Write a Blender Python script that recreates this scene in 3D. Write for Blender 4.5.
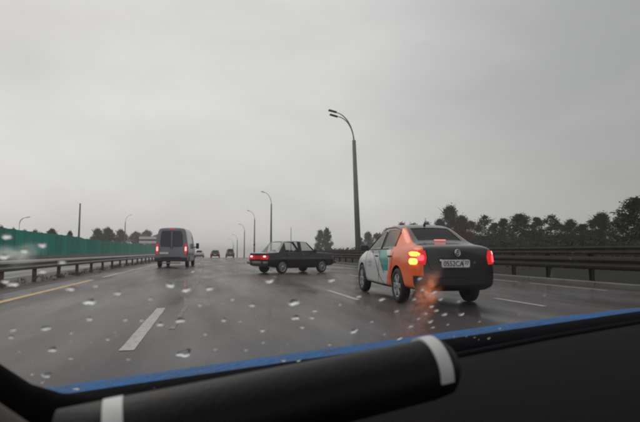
import bpy, bmesh, math, random
from mathutils import Vector, Matrix
from mathutils.bvhtree import BVHTree
R = math.radians
random.seed(11)
S = bpy.context.scene
for o in list(bpy.data.objects): bpy.data.objects.remove(o)
COL = S.collection

# ------------------------------------------------------------ camera
cam_d = bpy.data.cameras.new('dashcam'); cam = bpy.data.objects.new('dashcam', cam_d); COL.objects.link(cam)
cam.location = (0, 0, 1.0); cam.rotation_euler = (R(90 + 4.88), 0, R(-13.1))
cam_d.sensor_width = 36; cam_d.lens = 27; cam_d.clip_start = 0.02; cam_d.clip_end = 8000
cam_d.dof.use_dof = True; cam_d.dof.focus_distance = 16; cam_d.dof.aperture_fstop = 6.5
S.camera = cam
# ------------------------------------------------------------ world
SUN_EL, SUN_AZ = R(48), R(-25)
w = bpy.data.worlds.new('World'); S.world = w; w.use_nodes = True
nt = w.node_tree; nt.nodes.clear(); N = nt.nodes.new; L = nt.links.new
out = N('ShaderNodeOutputWorld'); bg = N('ShaderNodeBackground'); bg.inputs['Strength'].default_value = 0.1
sky = N('ShaderNodeTexSky'); sky.sky_type = 'NISHITA'; sky.sun_disc = False; sky.sun_elevation = SUN_EL; sky.sun_rotation = SUN_AZ
sky.air_density = 1.5; sky.dust_density = 4
tc = N('ShaderNodeTexCoord')
mp = N('ShaderNodeMapping'); mp.inputs['Scale'].default_value = (1.3, 1.3, 3.0)
n1 = N('ShaderNodeTexNoise'); n1.inputs['Scale'].default_value = 1.7; n1.inputs['Detail'].default_value = 7; n1.inputs['Roughness'].default_value = .52
L(tc.outputs['Generated'], mp.inputs['Vector']); L(mp.outputs[0], n1.inputs['Vector'])
cr = N('ShaderNodeValToRGB'); cr.color_ramp.elements[0].position = .33; cr.color_ramp.elements[1].position = .66
cr.color_ramp.elements[0].color = (.80, .795, .80, 1); cr.color_ramp.elements[1].color = (1, .993, .98, 1)
L(n1.outputs['Fac'], cr.inputs['Fac'])
sx = N('ShaderNodeSeparateXYZ'); L(tc.outputs['Generated'], sx.inputs[0])
az = N('ShaderNodeMapRange'); az.interpolation_type = 'SMOOTHSTEP'      # a heavier bank of rain cloud to the east
az.inputs['From Min'].default_value = .05; az.inputs['From Max'].default_value = .95; az.inputs['To Min'].default_value = 1.0; az.inputs['To Max'].default_value = .55
L(sx.outputs['X'], az.inputs['Value'])
m1 = N('ShaderNodeMix'); m1.data_type = 'RGBA'; m1.blend_type = 'MULTIPLY'; m1.inputs[0].default_value = 1
L(cr.outputs[0], m1.inputs[6]); L(az.outputs[0], m1.inputs[7])
m2 = N('ShaderNodeMix'); m2.data_type = 'RGBA'; m2.blend_type = 'MULTIPLY'; m2.inputs[0].default_value = 1
L(m1.outputs[2], m2.inputs[6]); m2.inputs[7].default_value = (7.5, 7.52, 7.45, 1)
m3 = N('ShaderNodeMix'); m3.data_type = 'RGBA'; m3.inputs[0].default_value = .06
L(m2.outputs[2], m3.inputs[6]); L(sky.outputs[0], m3.inputs[7])
L(m3.outputs[2], bg.inputs['Color']); L(bg.outputs[0], out.inputs['Surface'])
# ------------------------------------------------------------ sun behind the overcast
sd = bpy.data.lights.new('sun', 'SUN'); so = bpy.data.objects.new('sun', sd); COL.objects.link(so)
sd.energy = .5; sd.angle = R(40); sd.color = (1, .97, .93); so.location = (0, 0, 60)
so.rotation_euler = (R(90) - SUN_EL, 0, R(180) - SUN_AZ)
S.view_settings.view_transform = 'Standard'; S.view_settings.look = 'None'; S.view_settings.gamma = 1; S.view_settings.exposure = 0
S.render.engine = 'CYCLES'; S.cycles.filter_width = 2.3
S.cycles.max_bounces = 10; S.cycles.transparent_max_bounces = 24; S.cycles.transmission_bounces = 8
S.cycles.sample_clamp_indirect = 3; S.cycles.volume_bounces = 4

# ============================================================ helpers
def mat(name, col, rough=.6, metal=0, var=.0, vscale=3., bump=0., bscale=40., emis=None, estr=0, spec=.5, coat=0, island=0, trans=0, objvar=0, rvar=0, backdark=False):
    m = bpy.data.materials.new(name); m.use_nodes = True; t = m.node_tree; b = t.nodes['Principled BSDF']
    b.inputs['Base Color'].default_value = (*col, 1); b.inputs['Roughness'].default_value = rough; b.inputs['Metallic'].default_value = metal
    b.inputs['Specular IOR Level'].default_value = spec; b.inputs['Coat Weight'].default_value = coat; b.inputs['Coat Roughness'].default_value = .08
    if trans: b.inputs['Transmission Weight'].default_value = trans
    if emis: b.inputs['Emission Color'].default_value = (*emis, 1); b.inputs['Emission Strength'].default_value = estr
    tcn = t.nodes.new('ShaderNodeTexCoord'); fac = None
    if var or rvar:
        n = t.nodes.new('ShaderNodeTexNoise'); n.inputs['Scale'].default_value = vscale; n.inputs['Detail'].default_value = 6
        t.links.new(tcn.outputs['Object'], n.inputs['Vector']); fac = n.outputs['Fac']
    def mapr(src, lo, hi, a=.25, bb=.75):
        r = t.nodes.new('ShaderNodeMapRange'); r.inputs['From Min'].default_value = a; r.inputs['From Max'].default_value = bb
        r.inputs['To Min'].default_value = lo; r.inputs['To Max'].default_value = hi; t.links.new(src, r.inputs['Value']); return r.outputs[0]
    def mult(fsrc):
        nonlocal cur
        x = t.nodes.new('ShaderNodeMix'); x.data_type = 'RGBA'; x.blend_type = 'MULTIPLY'; x.inputs[0].default_value = 1
        if cur is None: x.inputs[6].default_value = (*col, 1)
        else: t.links.new(cur, x.inputs[6])
        t.links.new(fsrc, x.inputs[7]); cur = x.outputs[2]
    cur = None
    if var: mult(mapr(fac, 1 - var, 1 + var))
    if island:
        g = t.nodes.new('ShaderNodeNewGeometry'); mult(mapr(g.outputs['Random Per Island'], 1 - island, 1 + island, 0, 1))
    if objvar:
        g = t.nodes.new('ShaderNodeObjectInfo'); mult(mapr(g.outputs['Random'], 1 - objvar, 1 + objvar, 0, 1))
    if cur is not None: t.links.new(cur, b.inputs['Base Color'])
    if rvar: t.links.new(mapr(fac, rough - rvar, rough + rvar), b.inputs['Roughness'])
    if bump:
        n = t.nodes.new('ShaderNodeTexNoise'); n.inputs['Scale'].default_value = bscale; n.inputs['Detail'].default_value = 4
        t.links.new(tcn.outputs['Object'], n.inputs['Vector'])
        bp = t.nodes.new('ShaderNodeBump'); bp.inputs['Strength'].default_value = bump; bp.inputs['Distance'].default_value = .02
        t.links.new(n.outputs['Fac'], bp.inputs['Height']); t.links.new(bp.outputs[0], b.inputs['Normal'])
    return m

def tag(o, label=None, cat=None, group=None, kind=None):
    for k, v in (('label', label), ('category', cat), ('group', group), ('kind', kind)):
        if v: o[k] = v
    return o
def empty(name, loc=(0, 0, 0), rz=0, label=None, cat=None, group=None):
    o = bpy.data.objects.new(name, None); COL.objects.link(o); o.location = loc; o.rotation_euler = (0, 0, rz); o.empty_display_size = .3
    return tag(o, label, cat, group)
def link_mesh(name, me, parent=None):
    o = bpy.data.objects.new(name, me); COL.objects.link(o)
    if parent: o.parent = parent
    return o
def copy_tree(o, parent=None):
    c = o.copy(); COL.objects.link(c)
    if parent: c.parent = parent
    for ch in list(o.children): copy_tree(ch, c)
    return c

class MB:
    def __init__(s): s.v = []; s.f = []; s.sm = []
    def add(s, vs, fs, sm=False):
        n = len(s.v); s.v += [tuple(v) for v in vs]; s.f += [tuple(i + n for i in f) for f in fs]; s.sm += [sm] * len(fs)
    def box(s, c, d, rot=None, ch=0.0):
        x, y, z = d[0] / 2, d[1] / 2, d[2] / 2
        if ch <= 0:
            vs = [Vector((a * x, b * y, e * z)) for a in (-1, 1) for b in (-1, 1) for e in (-1, 1)]
            fs = [(0, 1, 3, 2), (4, 6, 7, 5), (0, 4, 5, 1), (2, 3, 7, 6), (0, 2, 6, 4), (1, 5, 7, 3)]
        else:
            bm = bmesh.new(); bmesh.ops.create_cube(bm, size=1)
            for v in bm.verts: v.co = Vector((v.co.x * d[0], v.co.y * d[1], v.co.z * d[2]))
            bmesh.ops.bevel(bm, geom=bm.edges[:], offset=ch, segments=2, affect='EDGES', profile=.6)
            bm.verts.ensure_lookup_table(); vs = [v.co.copy() for v in bm.verts]; fs = [tuple(v.index for v in f.verts) for f in bm.faces]; bm.free()
        if rot is not None: vs = [rot @ v for v in vs]
        s.add([v + Vector(c) for v in vs], fs)
    def tube(s, pts, rad, n=10, caps=True, sm=True, flat=1.0):
        pts = [Vector(p) for p in pts]; rad = rad if hasattr(rad, '__len__') else [rad] * len(pts)
        rings = []; up = Vector((0, 0, 1))
        for i, p in enumerate(pts):
            d = (pts[min(i + 1, len(pts) - 1)] - pts[max(i - 1, 0)]).normalized()
            a = d.cross(up)
            if a.length < 1e-3: a = Vector((1, 0, 0))
            a.normalize(); b = a.cross(d).normalized()
            rings.append([p + (a * math.cos(2 * math.pi * k / n) + b * math.sin(2 * math.pi * k / n) * flat) * rad[i] for k in range(n)])
        vs = [v for r in rings for v in r]; fs = []
        for i in range(len(pts) - 1):
            for k in range(n):
                fs.append((i * n + k, i * n + (k + 1) % n, (i + 1) * n + (k + 1) % n, (i + 1) * n + k))
        if caps: fs.append(tuple(range(n))[::-1]); fs.append(tuple((len(pts) - 1) * n + k for k in range(n)))
        s.add(vs, fs, sm)
    def lathe(s, prof, axis='Y', c=(0, 0, 0), n=28, sm=True):
        vs = []; fs = []
        for (h, r) in prof:
            for k in range(n):
                a = 2 * math.pi * k / n; u, v = r * math.cos(a), r * math.sin(a)
                p = {'Y': (u, h, v), 'Z': (u, v, h), 'X': (h, u, v)}[axis]
                vs.append((p[0] + c[0], p[1] + c[1], p[2] + c[2]))
        for i in range(len(prof) - 1):
            for k in range(n): fs.append((i * n + k, i * n + (k + 1) % n, (i + 1) * n + (k + 1) % n, (i + 1) * n + k))
        s.add(vs, fs, sm)
    def extrude(s, prof, y0, y1, zf=None, x0=0, ny=1, sm=False, closed=True):
        # profile in (x,z), run along Y
        vs = []; n = len(prof)
        for i in range(ny + 1):
            y = y0 + (y1 - y0) * i / ny; g = zf(y) if zf else 0
            vs += [(x0 + p[0], y, p[1] + g) for p in prof]
        fs = []
        for i in range(ny):
            for k in range(n if closed else n - 1): fs.append((i * n + k, i * n + (k + 1) % n, (i + 1) * n + (k + 1) % n, (i + 1) * n + k))
        if closed: fs.append(tuple(range(n))[::-1]); fs.append(tuple(ny * n + k for k in range(n)))
        s.add(vs, fs, sm)
    def mesh(s, name, m):
        me = bpy.data.meshes.new(name); me.from_pydata(s.v, [], s.f); me.materials.append(m)
        me.polygons.foreach_set('use_smooth', s.sm); 
        bm = bmesh.new(); bm.from_mesh(me); bmesh.ops.recalc_face_normals(bm, faces=bm.faces); bm.to_mesh(me); bm.free()
        return me
    def build(s, name, m, parent=None): return link_mesh(name, s.mesh(name, m), parent)

def sstep(a, b, x):
    t = min(1, max(0, (x - a) / (b - a))); return t * t * (3 - 2 * t)
def drop(y):
    if y < 75: return 0.
    if y < 300: return -(y - 75) ** 2 * .0002
    return -10.1 - 18 * (1 - math.exp(-(y - 300) / 200.))
def G(x, y): return drop(y) * sstep(-26, -9, x)        # height of the ground: the road goes over a crest

# ============================================================ materials
M = {}
def asphalt(name, base, wet):
    m = bpy.data.materials.new(name); m.use_nodes = True; t = m.node_tree; b = t.nodes['Principled BSDF']
    g = t.nodes.new('ShaderNodeNewGeometry')
    def noise(scale, sv=(1, 1, 1), detail=5, rough=.55):
        mp = t.nodes.new('ShaderNodeMapping'); mp.inputs['Scale'].default_value = sv
        n = t.nodes.new('ShaderNodeTexNoise'); n.inputs['Scale'].default_value = scale; n.inputs['Detail'].default_value = detail; n.inputs['Roughness'].default_value = rough
        t.links.new(g.outputs['Position'], mp.inputs[0]); t.links.new(mp.outputs[0], n.inputs['Vector']); return n.outputs['Fac']
    def mr(src, lo, hi, a, bb):
        r = t.nodes.new('ShaderNodeMapRange'); r.inputs['From Min'].default_value = a; r.inputs['From Max'].default_value = bb
        r.inputs['To Min'].default_value = lo; r.inputs['To Max'].default_value = hi; t.links.new(src, r.inputs['Value']); return r.outputs[0]
    def mul(a, bb):
        x = t.nodes.new('ShaderNodeMath'); x.operation = 'MULTIPLY'; t.links.new(a, x.inputs[0]); t.links.new(bb, x.inputs[1]); return x.outputs[0]
    big = noise(.9, (1, .12, 1)); fine = noise(60, detail=3, rough=.7); mid = noise(2.2, (1, .6, 1))
    patch = noise(.25, (1.6, .35, 1), 3)
    v = mul(mul(mr(big, .82, 1.18, .3, .7), mr(fine, .5, 1.5, .32, .68)), mul(mr(mid, .92, 1.08, .3, .7), mr(patch, .85, 1.12, .35, .65)))
    sp_ = t.nodes.new('ShaderNodeSeparateXYZ'); t.links.new(g.outputs['Position'], sp_.inputs[0])
    wv_ = t.nodes.new('ShaderNodeMath'); wv_.operation = 'SINE'; w2_ = t.nodes.new('ShaderNodeMath'); w2_.operation = 'MULTIPLY_ADD'; w2_.inputs[1].default_value = 3.65; w2_.inputs[2].default_value = 1.2
    t.links.new(sp_.outputs[0], w2_.inputs[0]); t.links.new(w2_.outputs[0], wv_.inputs[0]); v = mul(v, mr(wv_.outputs[0], .88, 1.16, -1, 1))
    x = t.nodes.new('ShaderNodeMix'); x.data_type = 'RGBA'; x.blend_type = 'MULTIPLY'; x.inputs[0].default_value = 1
    x.inputs[6].default_value = (*base, 1); t.links.new(v, x.inputs[7]); t.links.new(x.outputs[2], b.inputs['Base Color'])
    # wheel tracks hold a thinner, shinier film of water
    rr = mr(big, .55 - wet, .72 - wet * .5, .35, .62)
    t.links.new(rr, b.inputs['Roughness']); b.inputs['Specular IOR Level'].default_value = .5
    b.inputs['Specular IOR Level'].default_value = .2; b.inputs['Coat Weight'].default_value = .3 * (wet > 0); b.inputs['Coat IOR'].default_value = 1.33
    cr_ = mr(noise(.7, (1.3, .3, 1)), .07, .36, .38, .6); t.links.new(cr_, b.inputs['Coat Roughness'])
    bp = t.nodes.new('ShaderNodeBump'); bp.inputs['Strength'].default_value = .6; bp.inputs['Distance'].default_value = .006
    t.links.new(noise(110, detail=2), bp.inputs['Height']); t.links.new(bp.outputs[0], b.inputs['Normal'])
    return m
M['road'] = asphalt('wet_asphalt', (.044, .036, .034), .2)
M['road2'] = asphalt('wet_asphalt_far', (.06, .056, .052), .25)
M['dirt'] = mat('muddy_shoulder', (.045, .030, .023), .7, var=.4, vscale=1.5, bump=.6, bscale=12)
M['grass'] = mat('wet_grass', (.012, .011, .008), .95, var=.45, vscale=.6, bump=.5, bscale=9, spec=.2)
M['kerb'] = mat('kerb_concrete', (.12, .115, .11), .7, var=.25, vscale=2)
M['white'] = mat('road_paint_white', (.42, .40, .38), .5, var=.22, vscale=9, bump=.15, bscale=80)
M['yellow'] = mat('road_paint_yellow', (.55, .34, .08), .5, var=.3, vscale=5, bump=.15)
M['seam'] = mat('worn_seam', (.26, .24, .235), .8, var=.4, vscale=3)
M['galv'] = mat('galvanised_steel', (.24, .235, .23), .42, .75, var=.22, vscale=4, rvar=.1)
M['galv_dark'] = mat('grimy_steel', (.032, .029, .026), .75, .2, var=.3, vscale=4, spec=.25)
M['rust'] = mat('rusty_post', (.10, .065, .05), .75, .2, var=.35, vscale=8)
M['concrete'] = mat('lamp_post_concrete', (.16, .16, .155), .75, var=.2, vscale=1.5, bump=.2, bscale=25)
M['panel'] = mat('green_noise_panel', (.010, .36, .28), .6, var=.16, vscale=.5, objvar=.16, spec=.2)
M['panelpost'] = mat('green_post', (.01, .12, .095), .5)
M['wallbase'] = mat('wall_footing', (.2, .2, .19), .8, var=.2)
M['rubber'] = mat('tyre_rubber', (.018, .018, .018), .7, bump=.2, bscale=60)
M['alloy'] = mat('wheel_alloy', (.5, .5, .52), .3, .85, var=.1)
M['hub'] = mat('wheel_dark', (.02, .02, .02), .6)
M['arch'] = mat('wheel_arch', (.012, .012, .012), .8)
M['trim'] = mat('black_trim', (.015, .015, .016), .45)
M['seat'] = mat('seat_cloth', (.03, .03, .032), .9)
M['chrome'] = mat('chrome', (.7, .7, .7), .15, 1.)
M['plate'] = mat('number_plate_white', (.72, .70, .70), .4, var=.08, vscale=20)
M['ink'] = mat('plate_ink', (.03, .03, .035), .5)
M['bark'] = mat('bark', (.05, .04, .032), .9, var=.35, vscale=5, bump=.4)
def leafmat(n, c): 
    m = mat(n, c, .75, island=.45, objvar=.2, spec=.15); return m
M['leafR'] = leafmat('dark_wet_leaves', (.016, .0155, .011)); M['leafL'] = leafmat('brownish_leaves', (.045, .034, .025)); M['leafG'] = leafmat('green_leaves', (.026, .031, .020))

# ============================================================ setting
ys = [-30, -12, -4, 0] + list(range(5, 75, 10)) + list(range(75, 340, 6)) + list(range(340, 1000, 40)) + [1200, 1600, 2100, 2600]
def sheet(name, x0, x1, y0, y1, lift, m, xs=None, parent=None, kind='structure', jitter=0):
    yy = [y0] + [y for y in ys if y0 < y < y1] + [y1]; xs = xs or [x0, x1]
    vs = [(x + (random.uniform(-jitter, jitter) if jitter else 0), y, G(x, y) + lift) for y in yy for x in xs]; nx = len(xs)
    fs = [(i * nx + k, i * nx + k + 1, (i + 1) * nx + k + 1, (i + 1) * nx + k) for i in range(len(yy) - 1) for k in range(nx - 1)]
    mb = MB(); mb.add(vs, fs); o = mb.build(name, m, parent)
    if kind and not parent: o['kind'] = kind
    return o
gx = [-2600, -900, -300, -120, -60] + list(range(-48, -3, 3)) + [0, 6, 12, 16, 22, 40, 80, 200, 600, 2600]
sheet('ground', 0, 0, -30, 2600, -.012, M['grass'], xs=gx)
road = sheet('road', -4.75, 11.05, -30, 420, 0, M['road'], xs=[-4.75, 0, 5, 11.05])
sheet('opposite_road', -23, -7.4, -30, 300, 0, M['road2'], xs=[-23, -20, -17, -14, -11, -9, -7.4])
sheet('median_strip', -7.4, -4.75, -30, 420, -.004, M['dirt'], xs=[-7.4, -6, -4.75])
kb = MB(); 
for i in range(0, 60): kb.extrude([(-.0, 0), (0, .12), (.02, .14), (.2, .14), (.2, 0)], -12 + i * 3 + .01, -12 + i * 3 + 2.99, lambda y: G(11, y) - .01, 11.06)
k = kb.build('kerb', M['kerb']); k['kind'] = 'structure'
def dash(x, y0, y1, wd, m=M['white'], name='lane_dash', lift=.004, n=1):
    mb = MB(); vs = []; fs = []; seg = max(2, int((y1 - y0) / .35)) if y1 - y0 < 8 else int((y1 - y0) / 1.5)
    for i in range(seg + 1):
        y = y0 + (y1 - y0) * i / seg
        e = .005; vs += [(x - wd / 2 + random.uniform(-e, e), y, G(x, y) + lift), (x + wd / 2 + random.uniform(-e, e), y, G(x, y) + lift)]
    for i in range(seg): fs.append((2 * i, 2 * i + 1, 2 * i + 3, 2 * i + 2))
    mb.add(vs, fs); return mb.build(name, m, road)
dash(-.79, 5.3, 9.1, .15)
for y in (24, 33, 42.5, 52, 61.5, 71, 80.5, 90): dash(-.72, y, y + 2.6, .13)
for y in (9.7, 23, 36, 49, 62, 75): dash(3.08, y, y + 2.6, .12)
for y in (-4, 7.8, 19, 31, 43, 55, 67, 79): dash(6.08, y, y + 1.6, .12)
for y in (-2, 2.6, 6.4, 10.6, 14.3): dash(10.13, y, y + 3.1, .1)
dash(10.13, 18, 110, .1, name='edge_line')
dash(-4.02, -8, 18.8, .17, M['yellow'], 'edge_line')
for y in (20.6,): dash(-4.04, y, 46, .13, name='edge_line')
dash(-4.04, 48, 110, .13, name='edge_line')
# worn joint wandering down the lane, with a cross joint
mb = MB(); P = [(-.44, 6.6), (-.41, 7.4), (-.40, 8.4), (-.37, 9.3), (-.41, 10.2), (-.46, 11), (-.43, 12), (-.38, 13.4), (-.35, 15), (-.3, 17), (-.3, 21), (-.22, 26), (-.3, 31), (-.3, 40), (-.2, 60)]
for (a, b) in zip(P[:-1], P[1:]):
    for s_ in range(3):
        t0, t1 = s_ / 3, (s_ + 1) / 3; xa, ya = a[0] + (b[0] - a[0]) * t0, a[1] + (b[1] - a[1]) * t0; xb, yb = a[0] + (b[0] - a[0]) * t1, a[1] + (b[1] - a[1]) * t1
        wa = .035; mb.add([(xa - wa, ya, .004), (xa + wa, ya, .004), (xb + wa, yb, .004), (xb - wa, yb, .004)], [(0, 1, 2, 3)])
0 and mb.add([(-.36, 7.42, .0045), (.45, 7.40, .0045), (.45, 7.48, .0045), (-.36, 7.5, .0045)], [(0, 1, 2, 3)])
mb.build('road_seam', M['seam'], road)

for k_ in ('white', 'yellow', 'seam'):
    t = M[k_].node_tree; b = t.nodes['Principled BSDF']; g = t.nodes.new('ShaderNodeNewGeometry'); n_ = t.nodes.new('ShaderNodeTexNoise'); n_.inputs['Scale'].default_value = 14; n_.inputs['Detail'].default_value = 8; n_.inputs['Roughness'].default_value = .75
    t.links.new(g.outputs['Position'], n_.inputs['Vector']); q_ = t.nodes.new('ShaderNodeMapRange'); q_.inputs['From Min'].default_value = .52 if k_ != 'seam' else .42; q_.inputs['From Max'].default_value = .66; q_.inputs['To Max'].default_value = .75; t.links.new(n_.outputs['Fac'], q_.inputs['Value'])
    x_ = t.nodes.new('ShaderNodeMix'); x_.data_type = 'RGBA'; t.links.new(q_.outputs[0], x_.inputs[0]); t.links.new(b.inputs['Base Color'].links[0].from_socket, x_.inputs[6]); x_.inputs[7].default_value = (.05, .042, .04, 1); t.links.new(x_.outputs[2], b.inputs['Base Color'])
# ------------------------------------------------------------ crash barriers
def wprof(z0, z1, th=.004, d=.075, sgn=1):
    zs = [z0, z0 + (z1 - z0) * .1, z0 + (z1 - z0) * .28, z0 + (z1 - z0) * .42, z0 + (z1 - z0) * .5, z0 + (z1 - z0) * .58, z0 + (z1 - z0) * .72, z0 + (z1 - z0) * .9, z1]
    xs = [0, d * .7, d, d * .35, .0, d * .35, d, d * .7, 0]
    a = [(sgn * x, z) for x, z in zip(xs, zs)]; b = [(sgn * (x - .012), z) for x, z in zip(xs, zs)][::-1]
    return a + b
lb = empty('crash_barrier', (-5.7, 18, 0), 0, 'galvanised crash barrier on rusty posts along the yellow line, before the green wall', 'crash barrier')
def child_at(mb, name, m, par):     # geometry given in world space, stored relative to its thing
    l = par.location; mb.v = [(v[0] - l[0], v[1] - l[1], v[2] - l[2]) for v in mb.v]; return mb.build(name, m, par)
for i in range(30):
    y0 = -2 + i * 5.5; mb = MB(); mb.extrude(wprof(.43, .75), y0 + (.004 if i % 2 else 0), y0 + 5.6, lambda y: G(-5.7, y), -5.66 + (.003 if i % 2 else 0), ny=2 if y0 > 70 else 1, sm=False)
    mb.extrude(wprof(.43, .75, sgn=-1), y0 + (.004 if i % 2 else 0), y0 + 5.6, lambda y: G(-5.7, y), -5.78 + (.003 if i % 2 else 0), ny=2 if y0 > 70 else 1)
    for q in range(4): mb.box((-5.585 , y0 + .08 + .0 * q, G(-5.7, y0) + .50 + .06 * q), (.02, .03, .03))
    child_at(mb, 'beam', M['galv'], lb)
pm = None
for i in range(44):
    y = -.9 + i * 2.72
    if pm is None:
        mb = MB(); mb.box((0, 0, .32), (.1, .012, .72)); mb.box((-.05, .045, .32), (.012, .1, .72)); mb.box((.05, .045, .32), (.012, .1, .72)); mb.box((0, .0, .59), (.1, .14, .1))
        pm = mb.mesh('post', M['rust'])
    o = link_mesh('post', pm, lb); o.location = (-.02, y - 18, G(-5.7, y)); o.rotation_euler = (random.uniform(-.02, .02), random.uniform(-.02, .02), 0)
rb = empty('crash_barrier', (11.9, 20, 0), 0, 'dark two tier crash barrier along the right edge of the road, below the trees', 'crash barrier')
for i in range(16):
    y0 = -12 + i * 8; e = .003 if i % 2 else 0
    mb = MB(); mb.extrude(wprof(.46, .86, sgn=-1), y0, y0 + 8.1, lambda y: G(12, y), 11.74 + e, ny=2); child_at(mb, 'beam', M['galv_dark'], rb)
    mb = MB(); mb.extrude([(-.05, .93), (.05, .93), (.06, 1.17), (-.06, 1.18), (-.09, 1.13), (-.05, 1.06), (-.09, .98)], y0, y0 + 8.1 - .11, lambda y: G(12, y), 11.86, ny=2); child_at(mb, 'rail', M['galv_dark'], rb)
pm = None
for i in range(62):
    y = -11 + i * 2
    if pm is None:
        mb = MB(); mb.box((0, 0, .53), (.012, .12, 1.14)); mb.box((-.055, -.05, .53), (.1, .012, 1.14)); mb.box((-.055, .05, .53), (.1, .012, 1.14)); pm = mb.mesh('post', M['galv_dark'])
    o = link_mesh('post', pm, rb); o.location = (.03, y - 20, G(12, y) - .08)

# ------------------------------------------------------------ green noise wall
nw = empty('noise_wall', (-25, 150, 0), 0, 'long green panelled noise wall across the opposite carriageway', 'noise wall')
pme = None; ppm = None
for i in range(72):
    y = 24 + i * 3.5; near = y < 108
    x = -25.0 if near else -25.6; top = 4.0 if near else 3.85
    if pme is None:
        mb = MB(); mb.box((0, 0, 1.63), (.06, 3.34, 3.5))
        for q in range(12): mb.box((.045, -1.55 + q * .282, 1.63), (.03, .09, 3.4))
        pme = mb.mesh('panel', M['panel'])
        mb = MB(); mb.box((0, 0, .55), (.05, 3.34, .0 + .3)); 
        mb = MB(); mb.box((0, 0, 2.0), (.02, .16, 4.0)); mb.box((-.08, 0, 2.0), (.14, .012, 4.0)); mb.box((.08, 0, 2.0), (.012, .16, 4.0)); ppm = mb.mesh('post', M['panelpost'])
        bb = MB(); bb.box((0, 0, .17), (.3, 3.48, .36)); bme = bb.mesh('footing', M['wallbase'])
    p = link_mesh('panel', pme, nw); p.location = (x + 25, y - 150, (top - 3.42) + random.uniform(-.03, .03)); p.scale = (1, 1, 1.0)
    p = link_mesh('footing', bme, nw); p.location = (x + 25, y - 150, 0); p.scale.z = 1.55
    p = link_mesh('post', ppm, nw); p.location = (x + 25, y - 150 - 1.75, 0); p.scale.z = top / 4.0 * 1.01

# ------------------------------------------------------------ lamp posts
def lamp(x, y, H, label, arms=2, lean=0, thick=1., armdir=-1, group='lamp posts beside the road', rot=0):
    g = G(x, y); e = empty('lamp_post', (x, y, g), rot, label, 'lamp post', group); e.rotation_euler = (0, R(lean), rot)
    H = H - g; ph = H * .815
    mb = MB(); mb.tube([(0, 0, -.3), (0, 0, ph * .5), (0, 0, ph)], [.23 * thick, .185 * thick, .135 * thick], 14); mb.tube([(0, 0, -.3), (0, 0, .5)], .27 * thick, 14)
    mb.build('pole', M['concrete'], e)
    for k in range(arms):
        sp = (k - (arms - 1) / 2) * 1.0
        pts = []; 
        for q in range(9):
            t = q / 8; pts.append((armdir * (t ** 1.9) * 1.5 + sp * .35 * t * armdir * -1, sp * .9 * t, ph - .1 + (H - ph) * math.sin(t * math.pi / 2 * .93) * (1 - .04 * k)))
        mb = MB(); mb.tube(pts, [.06 - .02 * i / 8 for i in range(9)], 8); a = mb.build('arm', M['galv'], e)
        d = (Vector(pts[-1]) - Vector(pts[-2])).normalized(); c = Vector(pts[-1]) + d * .28
        ang = math.atan2(d.z, d.x)
        mb = MB(); rot_ = Matrix.Rotation(-ang, 3, 'Y')
        mb.box(c, (.72, .26, .13), rot_, .045); mb.build('lamp_head', M['galv_dark'], a)
    return e
lamp(12.45, 39.0, 13.0, 'nearest and tallest lamp post, leaning left behind the orange sedan, with double curved arm', 2, -2.0, 1.15)
lamp(12.4, 97, 13.2, 'lamp post with a small collar, rising just behind the rear window of the old sedan', 1, 0)
c_ = MB(); c_.tube([(0, 0, 3.4), (0, 0, 3.9)], .26, 12)
lamp(12.4, 132.9, 12.4, 'lamp post above the tail of the dark old sedan, second one left of its roof', 1)
c_.build('collar', M['galv_dark'], bpy.data.objects['lamp_post.002'])
lamp(12.4, 170.4, 10.8, 'small distant lamp post, third one left of the old sedan roof', 1)
lamp(12.4, 212, 8.6, 'faint far lamp post just right of the distant grey van', 1)
lamp(12.4, 246, 7.4, 'farthest faint lamp post directly over the distant grey van', 1)
e = empty('pole', (20, 117.7, G(20, 117.7)), 0, 'thin bare pole beyond the roof of the dark old sedan', 'pole')
mb = MB(); mb.tube([(0, 0, -.2), (0, 0, 4), (0, 0, 7.4)], [.1, .085, .06], 8); mb.build('shaft', M['concrete'], e)
mb = MB(); mb.tube([(0, 0, 7.4), (0, 0, 7.46)], .1, 8); mb.build('cap', M['galv_dark'], e)
e = empty('pole', (-30, 124.4, 0), 0, 'tall dark pole standing behind the green noise wall', 'pole')
mb = MB(); mb.tube([(0, 0, -.2), (0, 0, 6), (0, 0, 12.4)], [.28, .22, .16], 12); mb.build('shaft', M['concrete'], e)
mb = MB(); mb.tube([(0, 0, 12.4), (0, 0, 12.55)], .2, 10); mb.build('cap', M['galv_dark'], e)
lamp(-29, 182.9, 14.3, 'lamp post behind the green wall with its arm reaching right, over the trees', 1, 0, 1, 1)
lamp(-48, 139.5, 10.2, 'faint double armed lamp post at the far left above the green wall', 2, 0, .4, 1, rot=.4)

# ------------------------------------------------------------ white board behind the wall
e = empty('roadside_board', (-34, 293, 0), R(-6), 'white roadside board with a dark middle band, left of the grey van', 'sign')
mb = MB(); mb.box((0, 0, 9.1), (9.6, .22, 1.5), ch=.03); mb.build('upper_panel', M['plate'], e)
mb = MB(); mb.box((0, 0, 6.7), (9.6, .22, 1.4), ch=.03); mb.build('lower_panel', M['plate'], e)
mb = MB(); mb.box((0, .1, 7.9), (9.3, .12, 1.1)); mb.build('middle_panel', M['galv_dark'], e)
for s_ in (-1, 1):
    mb = MB(); mb.tube([(s_ * 3.4, .35, -.2), (s_ * 3.4, .35, 9.6)], .16, 8); mb.build('post', M['galv_dark'], e)

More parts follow.
